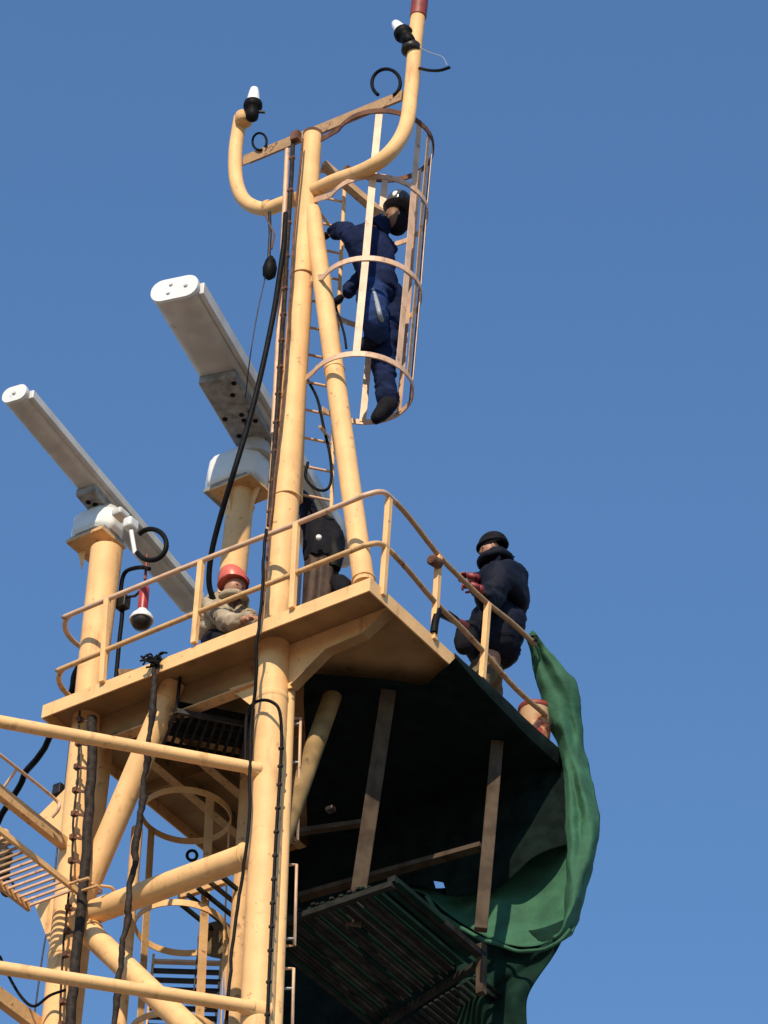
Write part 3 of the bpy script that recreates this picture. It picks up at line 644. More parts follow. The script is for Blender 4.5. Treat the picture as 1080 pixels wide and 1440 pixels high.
MB().tube(smooth([ze - UD * .2, ze - UD * .26 + ZD * .0 + VD * .08, ze - UD * .2 + VD * .16 - ZD * .05, ze - UD * .1 + VD * .12 - ZD * .1], 5), .012, 8).build('end_hook', 'worn', wk)
wk2 = thing('walkway', W(60, 1160, v=0), 'upper walkway arm with a pipe loop rail at the left edge', 'walkway', 'walkways on the left')
e2 = W(92, 1188, v=.2)
MB().bar(e2, e2 - VD * 1.9, .06, .10).build('stringer', 'worn', wk2)
h0 = e2 - VD * .28 + ZD * .06; 
hpth = smooth([h0 - UD * .08, h0 - UD * .14 + ZD * .07, h0 - UD * .12 + ZD * .14 - VD * .05, h0 - UD * .12 + ZD * .14 - VD * .55, h0 - UD * .1 + ZD * .14 - VD * .95, h0 - UD * .02 + ZD * .1 - VD * 1.1, h0 + ZD * .0 - VD * 1.15], 5)
MB().tube(hpth, .014, 8).build('loop_rail', 'pink', wk2)
MB().tube([h0 - UD * .12 + ZD * .14 - VD * .5, h0 - VD * .5], .012, 8).build('rail_stay', 'pink', wk2)
wk3 = thing('walkway', W(20, 1410, v=0), 'sloping yellow walkway stringer cut by the lower left corner', 'walkway', 'walkways on the left')
e3 = W(50, 1440, v=.2); MB().bar(e3 + VD * .4, e3 - VD * 1.6, .07, .12).build('stringer', 'worn', wk3)
e4 = e3 - UD * .3; MB().bar(e4 + VD * .4 + UD * .34, e3 + UD * .04 + VD * .4, .05, .05).build('end_bar', 'worn', wk3)
lamp = thing('wall_lamp', W(6, 1200, v=0), 'dark caged lamp fixed at the left edge of the lower walkway', 'lamp')
MB().lathe(W(4, 1212, v=.0), ZD, [(.05, -.12), (.07, -.1), (.06, -.02), (.075, 0), (.07, .08), (.04, .12)], 14).build('housing', 'dark', lamp)
MB().lathe(W(5, 1180, v=.0), ZD, [(.04, -.06), (.05, -.04), (.045, .06), (.03, .08)], 14).build('bulb_guard', 'worn', lamp)
MB().box(W(82, 1111, v=.4), UD * .04, VD * .03, ZD * .05).build('junction_box', 'dark', mast, .006)

# ------------------------------------------------------------------ right-hand conduit ladder beside the column
rc_ = thing('rung_rail', W(412, 1440, v=.5), 'thin pale handrail with square loops down the right side of the main column', 'handrail')
rx = lambda y: lerp(423, 411, (y - 1000) / 440)
segs = [(1010, 1182), (1216, 1330), (1362, 1460)]
for y0, y1 in segs:
    pts = [W(rx(y0) - 12, y0, v=.55), W(rx(y0), y0, v=.55), W(rx(y1), y1, v=.55), W(rx(y1) - 12, y1, v=.55)]
    MB().tube(pts, .012, 8).build('handhold', 'pink', rc_)
for y in (1018, 1072, 1320, 1390): MB().tube([W(rx(y) - 18, y, v=.5), W(rx(y), y, v=.55)], .010, 8).build('spur', 'stripe', rc_)

# ------------------------------------------------------------------ hanging frame and lower landing under the right half
hf = thing('hanger_frame', W(545, 975, z=-.1), 'shade-browned box-section hanger frame dropping from the dark half of the deck', 'frame')
zl = -2.12
h1a = W(547, 968, z=-.14); h1b = W(497, 1302, z=zl)
MB().bar(h1a, h1b, .12, .05, V3((1, 0, 0))).build('hanger', 'hanger', hf, .006)
h2b = W(676, 1308, z=zl); h2a = W(700, 1035, z=-.14)
MB().bar(h2a, h2b, .10, .06, V3((1, 0, 0))).build('hanger', 'hanger', hf, .006)
v2 = uvz(W(678, 1190, Y=(h2b.y + h2a.y) / 2 - O.y + .05)); p = L(*v2); zz = v2[2]
q = W(420, 1262, z=zz); MB().bar(p, q, .04, .085, ZD).build('tie_bar', 'hanger', hf)
p = W(520, 1156, v=1.35); q = W(420, 1170, z=p.z - Z0); MB().bar(p, q, .04, .06, ZD).build('tie_bar', 'hanger', hf)
ll = thing('grated_landing', W(600, 1300, z=zl), 'dark slatted landing hanging low under the tarpaulined side', 'landing')
n0 = W(552, 1238, v=.95); zg = n0.z - Z0
n0 = n0; LU = 1.35; LV = 1.18
def G(a, b, dz=0): return n0 + UD * a + VD * b + ZD * dz
NS = 27; LU = 1.36
for i in range(NS):
    a = .22 + i * ((LU - .22) / NS) + random.uniform(-.006, .006); MB().bar(G(a, random.uniform(-.03, .02), .02 + random.uniform(-.006, .006)), G(a + random.uniform(-.008, .008), LV + .45 * i / NS + random.uniform(-.05, .05), .02), .018, random.uniform(.026, .036), ZD).build('slat', ('dgrate', 'dgrate', 'dgrate', 'tarp2')[i * 7 % 4], ll)
for i, (a, l_) in enumerate(((-.03, .62), (.06, 1.1), (.17, 1.16))): MB().bar(G(a, 0, -.02), G(a, l_, -.02), .05, .03, UD).build('plank', 'tarp2', ll)
for i in range(18): MB().bar(G(.16 + i * .066, LV + .16 + .02 * i, -.03), G(.16 + i * .066, LV + .75 + .02 * i, -.03), .018, .034, ZD).build('slat', 'dgrate', ll)
MB().bar(G(.05, LV + .02, -.05), G(1.35, LV + .42, -.05), .04, .05, ZD).build('cross_bearer', 'dgrate', ll)
for a in (0,): MB().bar(G(a, -.02), G(a, LV + .02), .05, .07, ZD).build('bearer', 'dgrate', ll)
for b in (0,): MB().bar(G(-.01, b, -.04), G(LU, b, -.04), .05, .05, ZD).build('cross_bearer', 'dgrate', ll)
MB().bar(G(.0, LV, .1), G(-.02, LV, -.35), .06, .06, UD).build('stub_post', 'hanger', ll)
MB().box(W(465, 1138, v=1.0), UD * .035, VD * .03, ZD * .02).build('lamp_body', 'dark', hf, .01)

# ------------------------------------------------------------------ TARPAULIN
tp_ = thing('green_tarpaulin', W(790, 1065, z=0), 'green tarpaulin slung under and round the right end of the deck, billowing outward', 'tarpaulin')
def sheet(grid, nm, m, parent, sub=5, amp=.03, fs=2.2, hole=None, th=.006):
    sub = int(sub * 1.7); rows = [smooth(r, sub) for r in grid]; cols = list(zip(*rows)); full = [smooth(list(c), sub) for c in cols]; full = list(zip(*full))
    H = len(full); Wd = len(full[0]); k = MB(); vs = []
    for i in range(H):
        for j in range(Wd):
            p = full[i][j]; rd = (1 - 2.4 * abs(noise.noise(V3((p.x * 3.4 + p.z * 1.3, p.y * 2, p.z * 1.7 - p.x)) * (fs / 3.5))))
            vs.append(p + noise.noise_vector(p * fs) * amp + noise.noise_vector(p * fs * 3.1) * amp * .3 - VD * (max(rd, -.3) * amp * 1.1))
    fs_ = []
    for i in range(H - 1):
        for j in range(Wd - 1):
            if hole and (i, j) in hole: continue
            fs_.append([i * Wd + j, i * Wd + j + 1, (i + 1) * Wd + j + 1, (i + 1) * Wd + j])
    k.add(vs, fs_, True)
    o = k.build(nm, m, parent); s = o.modifiers.new('thickness', 'SOLIDIFY'); s.thickness = th; s.offset = 0
    return o
# underside sheet, run wide to darken the shaded deck underside
zu = -.155
def us(x, y, dz=0): return W(x, y, z=zu + dz)
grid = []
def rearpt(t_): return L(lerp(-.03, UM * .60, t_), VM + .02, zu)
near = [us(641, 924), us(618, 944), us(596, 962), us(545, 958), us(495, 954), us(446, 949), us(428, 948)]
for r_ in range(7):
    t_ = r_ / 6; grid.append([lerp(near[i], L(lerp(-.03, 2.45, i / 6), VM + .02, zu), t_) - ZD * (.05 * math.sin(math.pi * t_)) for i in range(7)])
sheet(grid, 'underside_sheet', 'shadetarp', tp_, 4, .012)
# strip wrapped over the edge plate
e0 = W(640, 915, u=-.012); v0 = uvz(e0)[1]
sheet([[L(-.012, lerp(v0, VM + .02, i / 8), .012) for i in range(9)], [L(-.026, lerp(v0, VM + .02, i / 8), -.07) for i in range(9)], [L(-.02, lerp(v0, VM + .02, i / 8), -.16) for i in range(9)]], 'edge_strip', 'shadetarp', tp_, 3, .010)
# end curtain (v = VM + ...) hanging down
def C(x, y, dv=0): return W(x, y, v=VM + .03 + dv)
g3 = [[C(x, y, dv) for x, y, dv in row] for row in (
    ((800, 1062, .15), (740, 1084, .0), (690, 1102, .0), (630, 1124, .0), (560, 1149, 0), (480, 1178, 0), (400, 1206, 0)),
    ((812, 1128, .18), (742, 1150, .08), (692, 1160, .02), (628, 1175, .08), (560, 1195, .02), (480, 1205, .06), (405, 1225, 0)),
    ((814, 1198, .16), (748, 1222, .14), (690, 1220, .02), (632, 1222, .1), (560, 1225, .0), (480, 1228, .08), (405, 1238, 0)),
    ((812, 1258, .12), (752, 1280, .12), (700, 1285, -.02), (640, 1266, .08), (565, 1240, .0), (480, 1250, .06), (405, 1262, 0)),
    ((804, 1310, .0), (765, 1330, .02), (715, 1330, -.12), (655, 1302, -.04), (575, 1250, -.04), (480, 1275, 0), (405, 1290, 0)))]
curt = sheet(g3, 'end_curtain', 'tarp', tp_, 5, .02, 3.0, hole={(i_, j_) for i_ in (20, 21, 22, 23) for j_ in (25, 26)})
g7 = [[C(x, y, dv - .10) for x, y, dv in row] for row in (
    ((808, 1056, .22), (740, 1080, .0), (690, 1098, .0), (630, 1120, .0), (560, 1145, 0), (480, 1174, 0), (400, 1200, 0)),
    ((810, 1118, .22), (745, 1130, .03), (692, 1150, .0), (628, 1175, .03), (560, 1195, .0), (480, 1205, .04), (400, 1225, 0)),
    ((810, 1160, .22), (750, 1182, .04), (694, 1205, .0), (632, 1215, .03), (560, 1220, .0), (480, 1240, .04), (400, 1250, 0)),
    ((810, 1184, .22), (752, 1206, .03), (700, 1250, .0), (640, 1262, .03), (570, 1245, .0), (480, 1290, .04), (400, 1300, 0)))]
sheet(g7, 'shade_sheet', 'shadetarp', tp_, 5, .012, 3.0, hole={(i_, j_) for i_ in (21, 22, 23, 24) for j_ in (25, 26)})  # dark sheet added to stand for the shade on the upper curtain
# bright rolled hem
def hem(pts, r, m='tarp'):
    s_ = smooth(pts, 8); return MB().tube(jit(s_, .012), [r * (1 + .4 * noise.noise(p * 4)) for p in s_], 9).build('rolled_hem', m, tp_)
hem([C(600, 1262, -.1), C(620, 1285, -.12), (C(660, 1312, -.14)), C(700, 1328, -.15), C(740, 1338, -.14), C(780, 1328, -.14), C(802, 1308, -.12)], .016)
# outer flap from the top rail down
def Fp(x, y, v_): return W(x, y, v=v_)
vr = uvz(W(752, 900, u=0))[1]
fl_rows = [  # left x, right x, y, v of the fold columns
    (740, 751, 890), (745, 771, 911), (749, 794, 936), (756, 812, 962), (764, 817, 992), (773, 820, 1022), (784, 823, 1050), (792, 829, 1085), (795, 838, 1125), (797, 845, 1158), (798, 839, 1195), (797, 831, 1235), (795, 818, 1278), (788, 806, 1306), (776, 790, 1322)]
g4 = []
for i, (x0, x1, y) in enumerate(fl_rows):
    vv_ = lerp(vr, VM + .02, min(1, i / 6)); q_ = min(1, i / 5)
    g4.append([Fp(lerp(x0, x1, t_), y + 4 * math.sin(i * 1.7 + t_ * 5), vv_ + q_ * d_) for t_, d_ in ((0, 0), (.18, -.05), (.4, -.02 + .05 * math.sin(i * .9)), (.62, -.01 + .03 * math.cos(i * 1.3)), (.8, .04), (1, .14))])
sheet(g4, 'outer_flap', 'tarp', tp_, 3, .016, 6.0)
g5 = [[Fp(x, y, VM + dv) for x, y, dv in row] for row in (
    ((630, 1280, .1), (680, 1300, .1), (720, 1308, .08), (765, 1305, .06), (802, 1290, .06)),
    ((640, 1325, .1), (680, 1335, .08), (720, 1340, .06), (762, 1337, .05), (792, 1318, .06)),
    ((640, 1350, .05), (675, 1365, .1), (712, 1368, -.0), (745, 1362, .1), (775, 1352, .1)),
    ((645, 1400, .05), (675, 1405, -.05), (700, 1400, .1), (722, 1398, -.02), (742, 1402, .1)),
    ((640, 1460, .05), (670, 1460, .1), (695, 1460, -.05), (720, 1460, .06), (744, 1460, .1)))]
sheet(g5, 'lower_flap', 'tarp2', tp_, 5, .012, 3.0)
for dx_ in (0, .05): MB().tube([W(748 + dx_ * 60, 899, u=0) + (UD * math.cos(R(a_)) + VD * .04 * math.sin(R(a_ / 2)) * 10 * .05 + ZD * math.sin(R(a_))) * .034 for a_ in range(0, 360, 30)], .007, 6, closed=True).build('tie_cord', 'black', tp_)
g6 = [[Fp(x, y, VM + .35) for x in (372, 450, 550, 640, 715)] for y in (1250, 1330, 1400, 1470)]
sheet(g6, 'rear_curtain', 'shadetarp', tp_, 4, .04, 2.0)

# ------------------------------------------------------------------ paint bucket
bk = thing('paint_bucket', W(752, 1045, u=.14), 'cream paint bucket stained rusty red at the far right corner of the deck', 'bucket')
bp = W(752, 1030, u=.135); bp.z = Z0 - .005
MB().lathe(bp, ZD, [(.115, 0), (.12, .01), (.135, .34), (.14, .345), (.14, .37), (.132, .372), (.128, .35)], 26).build('body', 'orange', bk)
MB().lathe(bp, ZD, [(.1355, .335), (.144, .345), (.144, .375), (.136, .378)], 26).build('rim', 'redrust', bk)
MB().tube([bp + V3((math.cos(R(a_)) * .13, math.sin(R(a_)) * .03 - .12, .20 - .09 * math.sin(R(a_)))) for a_ in range(0, 181, 15)], .005, 6).build('handle', 'dark', bk)

# ------------------------------------------------------------------ PEOPLE
CLOTH = {'navy': (.016, 9), 'blue': (.016, 9), 'coat': (.018, 7), 'khaki': (.014, 9), 'beige': (.018, 10), 'blackcloth': (.006, 12)}
def skinmesh(chains, name, m, parent, sub=2, root=0):
    """chains: list of (list of (point, radius)); points repeated by reference index join the chains"""
    verts = []; rad = []; edges = []; idx = {}
    def vid(p, r):
        key = (round(p.x, 4), round(p.y, 4), round(p.z, 4))
        if key not in idx: idx[key] = len(verts); verts.append(p); rad.append(r)
        return idx[key]
    for ch in chains:
        last = None
        for p, r in ch:
            i = vid(p, r)
            if last is not None and last != i: edges.append((last, i))
            last = i
    off = V3(parent['_org'])
    me = bpy.data.meshes.new('tmp'); me.from_pydata([tuple(v - off) for v in verts], edges, [])
    o = bpy.data.objects.new('tmp', me); sc.collection.objects.link(o)
    sk = o.modifiers.new('s', 'SKIN'); sk.use_smooth_shade = True
    for i, d in enumerate(me.skin_vertices[0].data):
        r = rad[i]; d.radius = (r, r) if not isinstance(r, tuple) else r; d.use_root = (i == root)
    sub = 3 if (m in CLOTH and m != 'blackcloth') else sub
    s = o.modifiers.new('u', 'SUBSURF'); s.levels = sub; s.render_levels = sub
    dg = bpy.context.evaluated_depsgraph_get(); me2 = bpy.data.meshes.new_from_object(o.evaluated_get(dg)); me2.name = name
    bpy.data.objects.remove(o)
    if m in CLOTH:
        am, fs_ = CLOTH[m]; nn = [v.normal.copy() for v in me2.vertices]
        for v, n_ in zip(me2.vertices, nn):
            q = v.co + off; a_ = noise.noise(V3((q.x * fs_, q.y * fs_, q.z * fs_ * 1.9))); b_ = 1 - abs(noise.noise(V3((q.x * 9 + q.z * 6, q.y * 9, q.z * 15)))) * 2
            v.co += n_ * (am * a_ + am * .8 * b_)
    me2.materials.clear(); me2.materials.append(M[m])
    for p in me2.polygons: p.use_smooth = True
    ob = bpy.data.objects.new(name, me2); sc.collection.objects.link(ob); ob.parent = parent; ob['_org'] = tuple(off)
    return ob
def ell(c, x, y, z, n=20, m=12, part=None):   # ellipsoid with axis vectors; part=(lo,hi) latitude range in degrees
    lo, hi = part or (-90, 90); vs = []; k = MB()
    for i in range(m + 1):
        la = R(lerp(lo, hi, i / m))
        for j in range(n):
            an = 2 * math.pi * j / n; vs.append(c + (x * math.cos(an) + y * math.sin(an)) * max(math.cos(la), .001) + z * math.sin(la))
    k.add(vs, [[i * n + j, i * n + (j + 1) % n, (i + 1) * n + (j + 1) % n, (i + 1) * n + j] for i in range(m) for j in range(n)], True); return k
def face(c, fwd, up_, s, parent):
    """nose, eyes, ears on a head of half-height s centred at c"""
    fwd = fwd.normalized(); rt = fwd.cross(up_).normalized(); up_ = rt.cross(fwd)
    k = MB(); k.add([c + fwd * s * .80 + up_ * s * .10, c + fwd * s * .78 - up_ * s * .28 - rt * s * .16, c + fwd * s * .78 - up_ * s * .28 + rt * s * .16, c + fwd * s * 1.08 - up_ * s * .2, c + fwd * s * .7 - up_ * s * .3],
        [[0, 1, 3], [0, 3, 2], [1, 4, 3], [3, 4, 2]], True); k.build('nose', 'skin', parent)
    for sg in (-1, 1):
        ell(c + fwd * s * .76 + rt * (s * .3 * sg) + up_ * s * .08, rt * s * .075, up_ * s * .04, fwd * s * .07, 10, 6).build('eye', 'blackcloth', parent)
        ell(c + rt * (s * .76 * sg) - up_ * s * .02, fwd * s * .15, up_ * s * .24, rt * s * .07, 10, 6).build('ear', 'skin', parent)
    ell(c + fwd * s * .76 - up_ * s * .48, rt * s * .24, up_ * s * .05, fwd * s * .05, 10, 6).build('mouth', 'redrust', parent)
def hand(wr, d, palm_n, s, m, parent, curl=.9):
    """palm with five separately bent fingers; wr wrist, d direction to fingers, palm_n direction the palm faces"""
    d = d.normalized(); n_ = (palm_n - d * palm_n.dot(d)).normalized(); sd_ = d.cross(n_)
    base = wr + d * .03 * s; ch = [[(wr, .026 * s), (base, .030 * s), (wr + d * .085 * s, .032 * s)]]
    skinmesh([[(wr - d * .02 * s, .026 * s), (wr + d * .02 * s, .03 * s), (wr + d * .075 * s, .033 * s)]], 'palm', m, parent, 1)
    for i, ln_ in enumerate((.072, .082, .077, .06)):
        o_ = wr + d * .075 * s + sd_ * ((i - 1.5) * .019 * s); a0 = curl * .45
        p1 = o_ + (d * math.cos(a0) + n_ * math.sin(a0)) * ln_ * .5 * s; p2 = p1 + (d * math.cos(a0 * 2.4) + n_ * math.sin(a0 * 2.4)) * ln_ * .33 * s; p3 = p2 + (d * math.cos(a0 * 3.6) + n_ * math.sin(a0 * 3.6)) * ln_ * .25 * s
        skinmesh([[(o_ - d * .01, .0095 * s), (p1, .0088 * s), (p2, .008 * s), (p3, .007 * s)]], 'finger', m, parent, 1)
    o_ = wr + d * .03 * s + sd_ * (-.028 * s)
    skinmesh([[(o_, .011 * s), (o_ - sd_ * .025 * s + d * .022 * s + n_ * .01 * s, .0105 * s), (o_ - sd_ * .03 * s + d * .05 * s + n_ * .03 * s, .009 * s)]], 'thumb', m, parent, 1)
# --- climber in the cage (blue workwear, black helmet)
def Y(px, py, dy): return W(px, py, Y=cY + dy)
cl = thing('person', W(545, 590, Y=cY), 'worker in dark blue workwear and black helmet climbing inside the hooped cage', 'person')
pel = Y(535, 412, .0); chest = Y(524, 352, -.02); neck = Y(530, 322, -.05); head = Y(560, 300, -.08)
shL = Y(492, 330, -.12); shR = Y(548, 350, .12)
elL = Y(478, 338, -.02); hnL = Y(462, 330, .12)
elL = Y(482, 322, .0); elR = Y(500, 400, .16); hnR = Y(480, 418, .22)
hpL = Y(522, 415, -.05); hpR = Y(552, 418, .08); knL = Y(528, 452, -.22); anL = Y(530, 478, .0); toL = Y(508, 489, -.06)
knR = Y(538, 505, .08); anR = Y(546, 572, .12); toR = Y(530, 588, .08)
body = skinmesh([[(pel, .09), (chest, .09), (neck, .06), (lerp(neck, head, .5), .055), (head, .085)], [(chest, .09), (shL, .05), (elL, .045), (hnL, .03)], [(chest, .09), (shR, .05), (elR, .04), (hnR, .03)],
    [(pel, .09), (hpL, .065), (knL, .055), (anL, .045)], [(pel, .09), (hpR, .065), (knR, .06), (anR, .045)]], 'body', 'skin', cl)
skinmesh([[(lerp(chest, pel, 1.12), (.165, .155)), (pel, (.175, .16)), (lerp(pel, chest, .5), (.165, .15)), (chest, (.17, .145)), (neck, .10)], [(chest, (.17, .145)), (shL, .088), (elL, .068), (lerp(elL, hnL, .85), .052)], [(chest, (.17, .145)), (shR, .088), (elR, .065), (lerp(elR, hnR, .85), .05)]], 'jacket', 'navy', cl)
skinmesh([[(lerp(chest, pel, .7), (.13, .12)), (pel, (.165, .15)), (hpL, .14), (lerp(hpL, knL, .6), .125), (knL, .115), (anL, .09)]], 'trouser_leg', 'blue', cl)
skinmesh([[(lerp(chest, pel, .7), (.13, .12)), (pel, (.163, .148)), (hpR, .135), (lerp(hpR, knR, .5), .115), (knR, .10), (lerp(knR, anR, .6), .09), (anR, .085)]], 'trouser_leg', 'navy', cl)  # straight leg's shade put into a darker cloth
st = [lerp(hpL, knL, .1) + V3((.0, -.115, 0)), lerp(hpL, knL, .6) + V3((.02, -.108, 0)), knL + V3((.03, -.095, 0)), lerp(knL, anL, .7) + V3((.05, -.085, 0))]
MB().tube(smooth(st, 5), .021, 8).build('leg_stripe', 'stripe', cl)
for a_, t2, f_ in ((anL, toL, 1), (anR, toR, 1)):
    heel = a_ + (a_ - t2) * .35
    skinmesh([[(a_ + ZD * .09, .082), (a_ + ZD * .0, .082), (lerp(a_, t2, .6), .068), (t2, .06), (t2 + (t2 - a_) * .3, .04)], [(a_, .07), (heel - ZD * .01, .055)]], 'boot', 'blackcloth', cl, 1)
for wr_, d_ in ((hnL, hnL - elL), (hnR, hnR - elR)): hand(wr_, d_, V3((.3, 1, -.2)), 1.1, 'blackcloth', cl)
ell(lerp(head, neck, .2) - ZD * .02, V3((.08, 0, 0)), V3((0, .09, 0)), V3((0, 0, .12))).build('face', 'shadeskin', cl)
face(lerp(head, neck, .2) - ZD * .02, V3((-.75, -.35, -.3)), ZD, .112, cl)
hc = Y(561, 289, -.10)
ell(lerp(head, neck, .18) + V3((.03, .03, -.03)), V3((.10, 0, 0)), V3((0, .11, 0)), V3((0, 0, .135))).build('balaclava', 'blackcloth', cl)
MB().tube([lerp(head, neck, .55), lerp(head, neck, 1.05)], [.085, .11], 14).build('collar', 'navy', cl)
he = ell(hc, V3((.115, 0, 0)), V3((0, .135, 0)), ZD * .14, 24, 10, (-12, 90)).build('helmet', 'helmetblk', cl)
MB().lathe(hc - ZD * .028, ZD, [(.10, 0), (.13, .0), (.135, .008), (.1, .016)], 24).build('brim', 'helmetblk', he)
ell(hc + V3((-.03, -.115, .02)), V3((.034, 0, 0)), V3((0, .014, 0)), ZD * .038, 12, 8).build('lamp', 'lens', he)  # white raised patch painted as the helmet's highlight, not a light source
# --- man at the railing (navy padded coat, black cap, red gloves)
pa_ = thing('person', W(690, 960, u=.30), 'man in a padded navy coat and black cap leaning on the railing of the deck', 'person')
def U_(px, py, u_): return W(px, py, u=u_)
bu = .28
pel = U_(688, 930, bu + .02); wst = U_(696, 885, bu); ch = U_(702, 830, bu); nk = U_(698, 792, bu); hd = U_(689, 771, bu + .02)
sN = U_(700, 812, bu - .16); sF = U_(712, 812, bu + .14); eN = U_(690, 850, bu - .14); hN = U_(672, 826, bu - .22)
eF = U_(676, 828, bu + .22); hF = U_(668, 812, bu - .05)
kn = U_(668, 965, bu + .02); an_ = U_(672, 1022, bu + .08); kn2 = U_(690, 972, bu + .2); an2 = U_(690, 1030, bu + .2)
for p_ in (an_, an2): p_.z = Z0 + .09
skinmesh([[(pel, .09), (wst, .09), (ch, .10), (nk, .06), (hd, .08)], [(ch, .10), (sN, .05), (eN, .04), (hN, .03)], [(ch, .10), (sF, .05), (eF, .04), (hF, .03)], [(pel, .09), (kn, .055), (an_, .045)], [(pel, .09), (kn2, .055), (an2, .045)]], 'body', 'skin', pa_)
skinmesh([[(U_(694, 932, bu + .02), (.20, .19)), (U_(694, 915, bu + .02), (.235, .22)), (wst + V3((.0, 0, 0)), (.24, .22)), (lerp(wst, ch, .55) + V3((.03, 0, 0)), (.25, .22)), (ch + V3((.04, 0, 0)), (.245, .21)), (lerp(ch, nk, .6) + V3((.03, 0, 0)), (.20, .18)), (nk, .12)],
    [(ch + V3((.04, 0, 0)), (.245, .21)), (sN, .12), (eN, .10), (lerp(eN, hN, .75), .075)], [(ch + V3((.04, 0, 0)), (.245, .21)), (sF, .11), (eF, .095), (lerp(eF, hF, .8), .072)]], 'coat', 'coat', pa_)
skinmesh([[(U_(712, 900, bu + .05), .10), (U_(714, 918, bu + .05), .115), (U_(708, 934, bu + .05), .07)]], 'coat_tail', 'blackcloth', pa_)
skinmesh([[(U_(660, 880, bu + .05), .10), (U_(655, 900, bu + .02), .10), (U_(650, 918, bu + .02), .07)]], 'tool_bag', 'blackcloth', pa_)
skinmesh([[(pel, .14), (lerp(pel, kn, .6), .11), (kn, .10), (an_, .085)]], 'trouser_leg', 'khaki', pa_)
skinmesh([[(pel + V3((.01, 0, 0)), .13), (lerp(pel, kn2, .6), .10), (kn2, .095), (an2, .08)]], 'trouser_leg', 'khaki', pa_)
for p_ in (an_, an2):
    skinmesh([[(p_ + ZD * .03, .07), (p_ - ZD * .03, .065), (p_ - ZD * .04 - V3((.12, .02, 0)), .05), (p_ - ZD * .045 - V3((.18, .03, 0)), .04)]], 'boot', 'blackcloth', pa_, 1)
fd = V3((-.80, -.25, -.35))
ell(hd - ZD * .02, V3((.085, 0, 0)), V3((0, .08, 0)), V3((-.02, 0, .12))).build('face', 'skin', pa_)
face(hd - ZD * .02, fd, ZD, .105, pa_)
cp = ell(hd + ZD * .04 + V3((.025, .01, 0)), V3((.120, 0, .045)), V3((0, .115, 0)), V3((-.035, 0, .115)), 24, 12, (-18, 90)).build('knit_hat', 'blackcloth', pa_)
MB().tube([hd + ZD * .03 + V3((.02 + .118 * math.cos(R(a_)), .01 + .112 * math.sin(R(a_)), .028 * math.cos(R(a_)) + .0)) for a_ in range(0, 360, 15)], .017, 8, closed=True).build('hat_cuff', 'blackcloth', cp)
skinmesh([[(hd + V3((.06, .02, -.0)), (.09, .10)), (hd + V3((.06, .02, -.08)), (.115, .12)), (hd + V3((.07, .02, -.16)), (.14, .14))]], 'hood', 'coat', pa_)
MB().tube([hd + V3((.05 + .12 * math.cos(R(a_)), .02 + .12 * math.sin(R(a_)), -.115 + .02 * math.cos(R(a_)))) for a_ in range(0, 360, 15)], .034, 10, closed=True).build('collar', 'coat', pa_)
skinmesh([[(lerp(eN, hN, .7), .045), (hN, .045)]], 'cuff', 'glove', pa_, 1); skinmesh([[(lerp(eF, hF, .7), .045), (hF, .045)]], 'cuff', 'glove', pa_, 1)
hand(hN, V3((-.8, 0, .25)), -ZD + V3((0, -.4, 0)), 1.1, 'glove', pa_, 1.5); hand(hF, V3((-.8, .1, .3)), -ZD, 1.1, 'glove', pa_, 1.4)
# tool held low at the rail
tl = thing('grinder', W(632, 876, u=.1), 'black hand tool with a red grip held low against the middle rail', 'hand tool')
MB().tube([W(617, 862, u=.06), W(630, 866, u=.08), W(640, 872, u=.1)], [.03, .04, .035], 12).build('head', 'black', tl)
MB().tube([W(640, 872, u=.1), W(656, 880, u=.14)], [.028, .03], 12).build('grip', 'glove', tl)
MB().tube(smooth([W(616, 858, u=-.01), W(612, 875, u=-.01), W(610, 890, u=-.01)], 4), .03, 10).build('motor', 'black', tl)
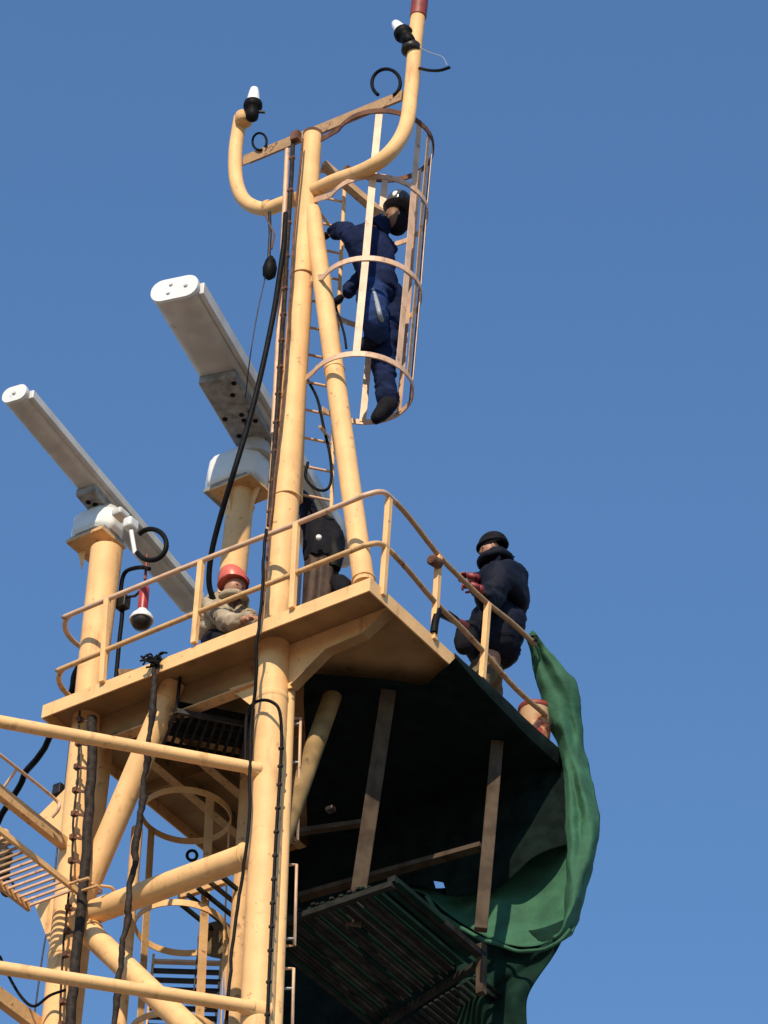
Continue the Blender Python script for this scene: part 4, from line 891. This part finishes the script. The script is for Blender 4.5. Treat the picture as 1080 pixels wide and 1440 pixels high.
# --- crouching worker with red helmet
pc_ = thing('person', W(330, 900, v=.75), 'crouching worker in a beige jacket and faded red helmet behind the left railing', 'person')
def Q(px, py, v_): return W(px, py, v=v_)
bv = .55
pel = Q(300, 905, bv + .1); ch = Q(306, 862, bv); nk = Q(322, 842, bv - .02); hd = Q(330, 826, bv - .06)
s1_ = Q(298, 850, bv - .1); s2_ = Q(330, 856, bv + .12); e1 = Q(322, 878, bv - .22); h1 = Q(348, 870, bv - .26); e2_ = Q(350, 872, bv + .05); h2 = Q(352, 892, bv - .1)
kn = Q(318, 905, bv - .18); an_ = V3((kn.x + .02, kn.y + .1, Z0 + .09)); kn2 = Q(340, 915, bv + .0); an2 = V3((kn2.x, kn2.y + .12, Z0 + .09))
skinmesh([[(pel, .12), (ch, .12), (nk, .06), (hd, .08)], [(ch, .12), (s1_, .06), (e1, .045), (h1, .03)], [(ch, .12), (s2_, .06), (e2_, .045), (h2, .03)], [(pel, .12), (kn, .07), (an_, .045)], [(pel, .12), (kn2, .07), (an2, .045)]], 'body', 'skin', pc_)
skinmesh([[(pel, (.16, .15)), (lerp(pel, ch, .6), (.17, .16)), (ch, (.165, .15)), (nk, .095)], [(ch, (.165, .15)), (s1_, .095), (e1, .078), (lerp(e1, h1, .8), .06)], [(ch, (.165, .15)), (s2_, .09), (e2_, .075), (lerp(e2_, h2, .8), .058)]], 'jacket', 'beige', pc_)
skinmesh([[(pel, .14), (lerp(pel, kn, .6), .11), (kn, .095), (an_, .075)]], 'trouser_leg', 'blackcloth', pc_)
skinmesh([[(pel + V3((.01, 0, 0)), .13), (lerp(pel, kn2, .6), .11), (kn2, .09), (an2, .075)]], 'trouser_leg', 'blackcloth', pc_)
for p_ in (an_, an2): skinmesh([[(p_ + ZD * .02, .06), (p_ - ZD * .03, .06), (p_ - ZD * .045 + V3((.1, -.06, 0)), .045)]], 'boot', 'blackcloth', pc_, 1)
ell(hd - ZD * .01, V3((.085, 0, 0)), V3((0, .09, 0)), V3((.02, 0, .115))).build('face', 'skin', pc_)
face(hd - ZD * .01, V3((.5, -.7, -.35)), ZD, .108, pc_)
hc = hd + ZD * .045 + V3((-.015, 0, 0))
MB().tube([hd + V3((.10 * math.cos(R(a_)), .10 * math.sin(R(a_)), -.125)) for a_ in range(0, 360, 20)], .03, 8, closed=True).build('collar', 'beige', pc_)
he = ell(hc, V3((.125, 0, 0)), V3((0, .14, 0)), V3((-.03, .0, .155)), 24, 10, (-6, 90)).build('helmet', 'helmetred', pc_)
MB().lathe(hc, V3((-.2, 0, 1)), [(.11, -.002), (.130, -.012), (.133, -.006), (.118, .008)], 26).build('brim', 'helmetred', he)
for wr_, d_ in ((h1, h1 - e1), (h2, h2 - e2_)): hand(wr_, d_, V3((.2, .5, -1)), 1.05, 'skin', pc_)
# rag on the deck by the crouching worker
for o in bpy.data.objects:
    if '_org' in o: del o['_org']
